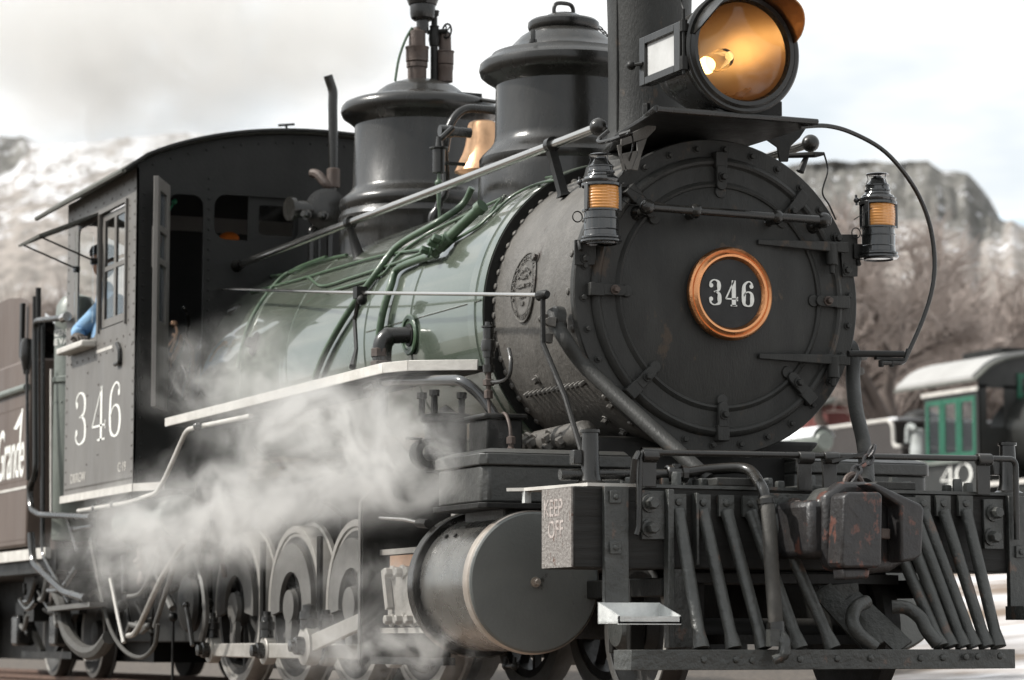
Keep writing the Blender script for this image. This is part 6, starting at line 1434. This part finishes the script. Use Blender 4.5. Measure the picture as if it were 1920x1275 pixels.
pc = atd(1455, 828, 40); zg2 = ground_z(pc.x, pc.y)
car = thing('snow_covered_tank', 'grey tank under snow seen between smokebox and beam', 'tank', (pc.x, pc.y, zg2))
zc_ = atd(1455, 838, 40).z; r_ = .17
MB().lathe([(-1.2, 0), (-1.2, r_ * .7), (-1.1, r_), (1.3, r_), (1.4, r_ * .7), (1.4, 0)], (pc.x, pc.y, zc_ - .0), X, 32).build('shell', K['tank'], car)
MB().lathe([(-1.15, r_ * 1.02), (1.35, r_ * 1.02)], (pc.x, pc.y, zc_ + .03), X, 24, PI * .05, PI * .95, ref=(0, 1, 0)).build('snow_cover', K['snow'], car)
for dx in (-.9, 1.0): MB().box(pc.x + dx - .1, pc.x + dx + .1, pc.y - .3, pc.y + .3, zg2 - .05, zc_ - r_ * .8).build('saddle', K['black'], car)

# ================================================================== steam
def steam_cloud(name, label, lo, hi, blobs, dens, nscale, col=(1, 1, 1), thr=(.42, .62), absorb=None, step=1.0, aniso=.1, dist=.5):
    m = bpy.data.materials.new(name + '_volume'); m.use_nodes = True; t = m.node_tree; t.nodes.clear(); n, l = t.nodes.new, t.links.new
    o_ = n('ShaderNodeOutputMaterial'); pv = n('ShaderNodeVolumePrincipled'); l(pv.outputs[0], o_.inputs['Volume'])
    pv.inputs['Color'].default_value = (*col, 1); pv.inputs['Anisotropy'].default_value = aniso
    g = n('ShaderNodeNewGeometry')
    pos = g.outputs['Position']
    nz = n('ShaderNodeTexNoise'); nz.inputs['Scale'].default_value = nscale; nz.inputs['Detail'].default_value = 5; nz.inputs['Roughness'].default_value = .58; nz.inputs['Distortion'].default_value = dist; l(pos, nz.inputs[0])
    mr = n('ShaderNodeMapRange'); mr.inputs[1].default_value = thr[0]; mr.inputs[2].default_value = thr[1]; l(nz.outputs[0], mr.inputs[0])
    tot = None
    def mt(op, a, b=None):
        q = n('ShaderNodeMath'); q.operation = op
        for k, c_ in ((0, a), (1, b)):
            if c_ is None: continue
            if isinstance(c_, (int, float)): q.inputs[k].default_value = c_
            else: l(c_, q.inputs[k])
        return q.outputs[0]
    for (c_, r_, a_) in blobs:
        s1 = n('ShaderNodeVectorMath'); s1.operation = 'SUBTRACT'; l(pos, s1.inputs[0]); s1.inputs[1].default_value = c_
        s2 = n('ShaderNodeVectorMath'); s2.operation = 'DIVIDE'; l(s1.outputs[0], s2.inputs[0]); s2.inputs[1].default_value = r_
        s3 = n('ShaderNodeVectorMath'); s3.operation = 'DOT_PRODUCT'; l(s2.outputs[0], s3.inputs[0]); l(s2.outputs[0], s3.inputs[1])
        e = mt('MULTIPLY', mt('POWER', 2.718, mt('MULTIPLY', s3.outputs['Value'], -1.0)), a_)
        tot = e if tot is None else mt('ADD', tot, e)
    base = mt('SUBTRACT', tot, .03)
    d = mt('MULTIPLY', mt('MAXIMUM', base, 0.0), mt('MULTIPLY', mt('ADD', mr.outputs[0], .012), dens))
    l(d, pv.inputs['Density'])
    m.cycles.volume_step_rate = step
    b = MB().box(lo[0], hi[0], lo[1], hi[1], lo[2], hi[2]); o = b.build(name, m, None, 0)
    tag(o, label, 'steam', kind='stuff'); return o
def bl(px, py, y, rpx, amp=1.0, ry=.35, asp=1.0):
    p = at(px, py, y=y); s_ = rpx / (FPX / (p - CAM).dot(CF)); return (tuple(p), (s_ * asp * 2.2, ry, s_), amp)
side_blobs = [bl(650, 835, -1.45, 95, 1.2), bl(750, 880, -1.4, 62, 1.0), bl(550, 790, -1.5, 72, .7), bl(440, 955, -1.5, 80, 1.1), bl(330, 985, -1.5, 70, 1.0), bl(240, 1050, -1.5, 60, .7), bl(480, 690, -1.3, 80, .32),
              bl(410, 735, -1.3, 50, .4), bl(600, 915, -1.4, 60, .4), bl(720, 1080, -1.4, 40, .4), bl(720, 1210, -1.45, 52, .9), bl(880, 1245, -1.4, 48, .9), bl(800, 1230, -1.4, 40, .6), bl(870, 1180, -1.35, 36, .3), bl(380, 660, -1.3, 40, .2)]
steam_cloud('side_steam', 'white steam drifting along the wheels and running board of 346', (-7.2, -2.6, -.1), (-.2, -.75, 3.0), side_blobs, 6.2, 3.0, (.84, .83, .81), thr=(.49, .62), step=.7, dist=1.4)
plume = [bl(560, 90, .5, 60, .8, .6), bl(500, 30, .5, 90, 1.0, .8), bl(380, 50, .6, 110, 1.0, 1.0), bl(250, 60, .6, 130, .9, 1.2), bl(120, 40, .6, 120, .8, 1.2), bl(590, 120, .3, 22, 1.0, .25), bl(450, 120, .5, 60, .6, .6), bl(100, 230, 1.5, 110, .35, .9), bl(260, 240, 1.5, 90, .3, .9)]
steam_cloud('steam_plume', 'grey white steam plume drifting left above the cab roof', (-16, -2.2, 3.56), (-4.6, 3.6, 6.4), plume, 2.6, 1.0, (.82, .81, .79), thr=(.47, .56), step=1.0, dist=1.0)
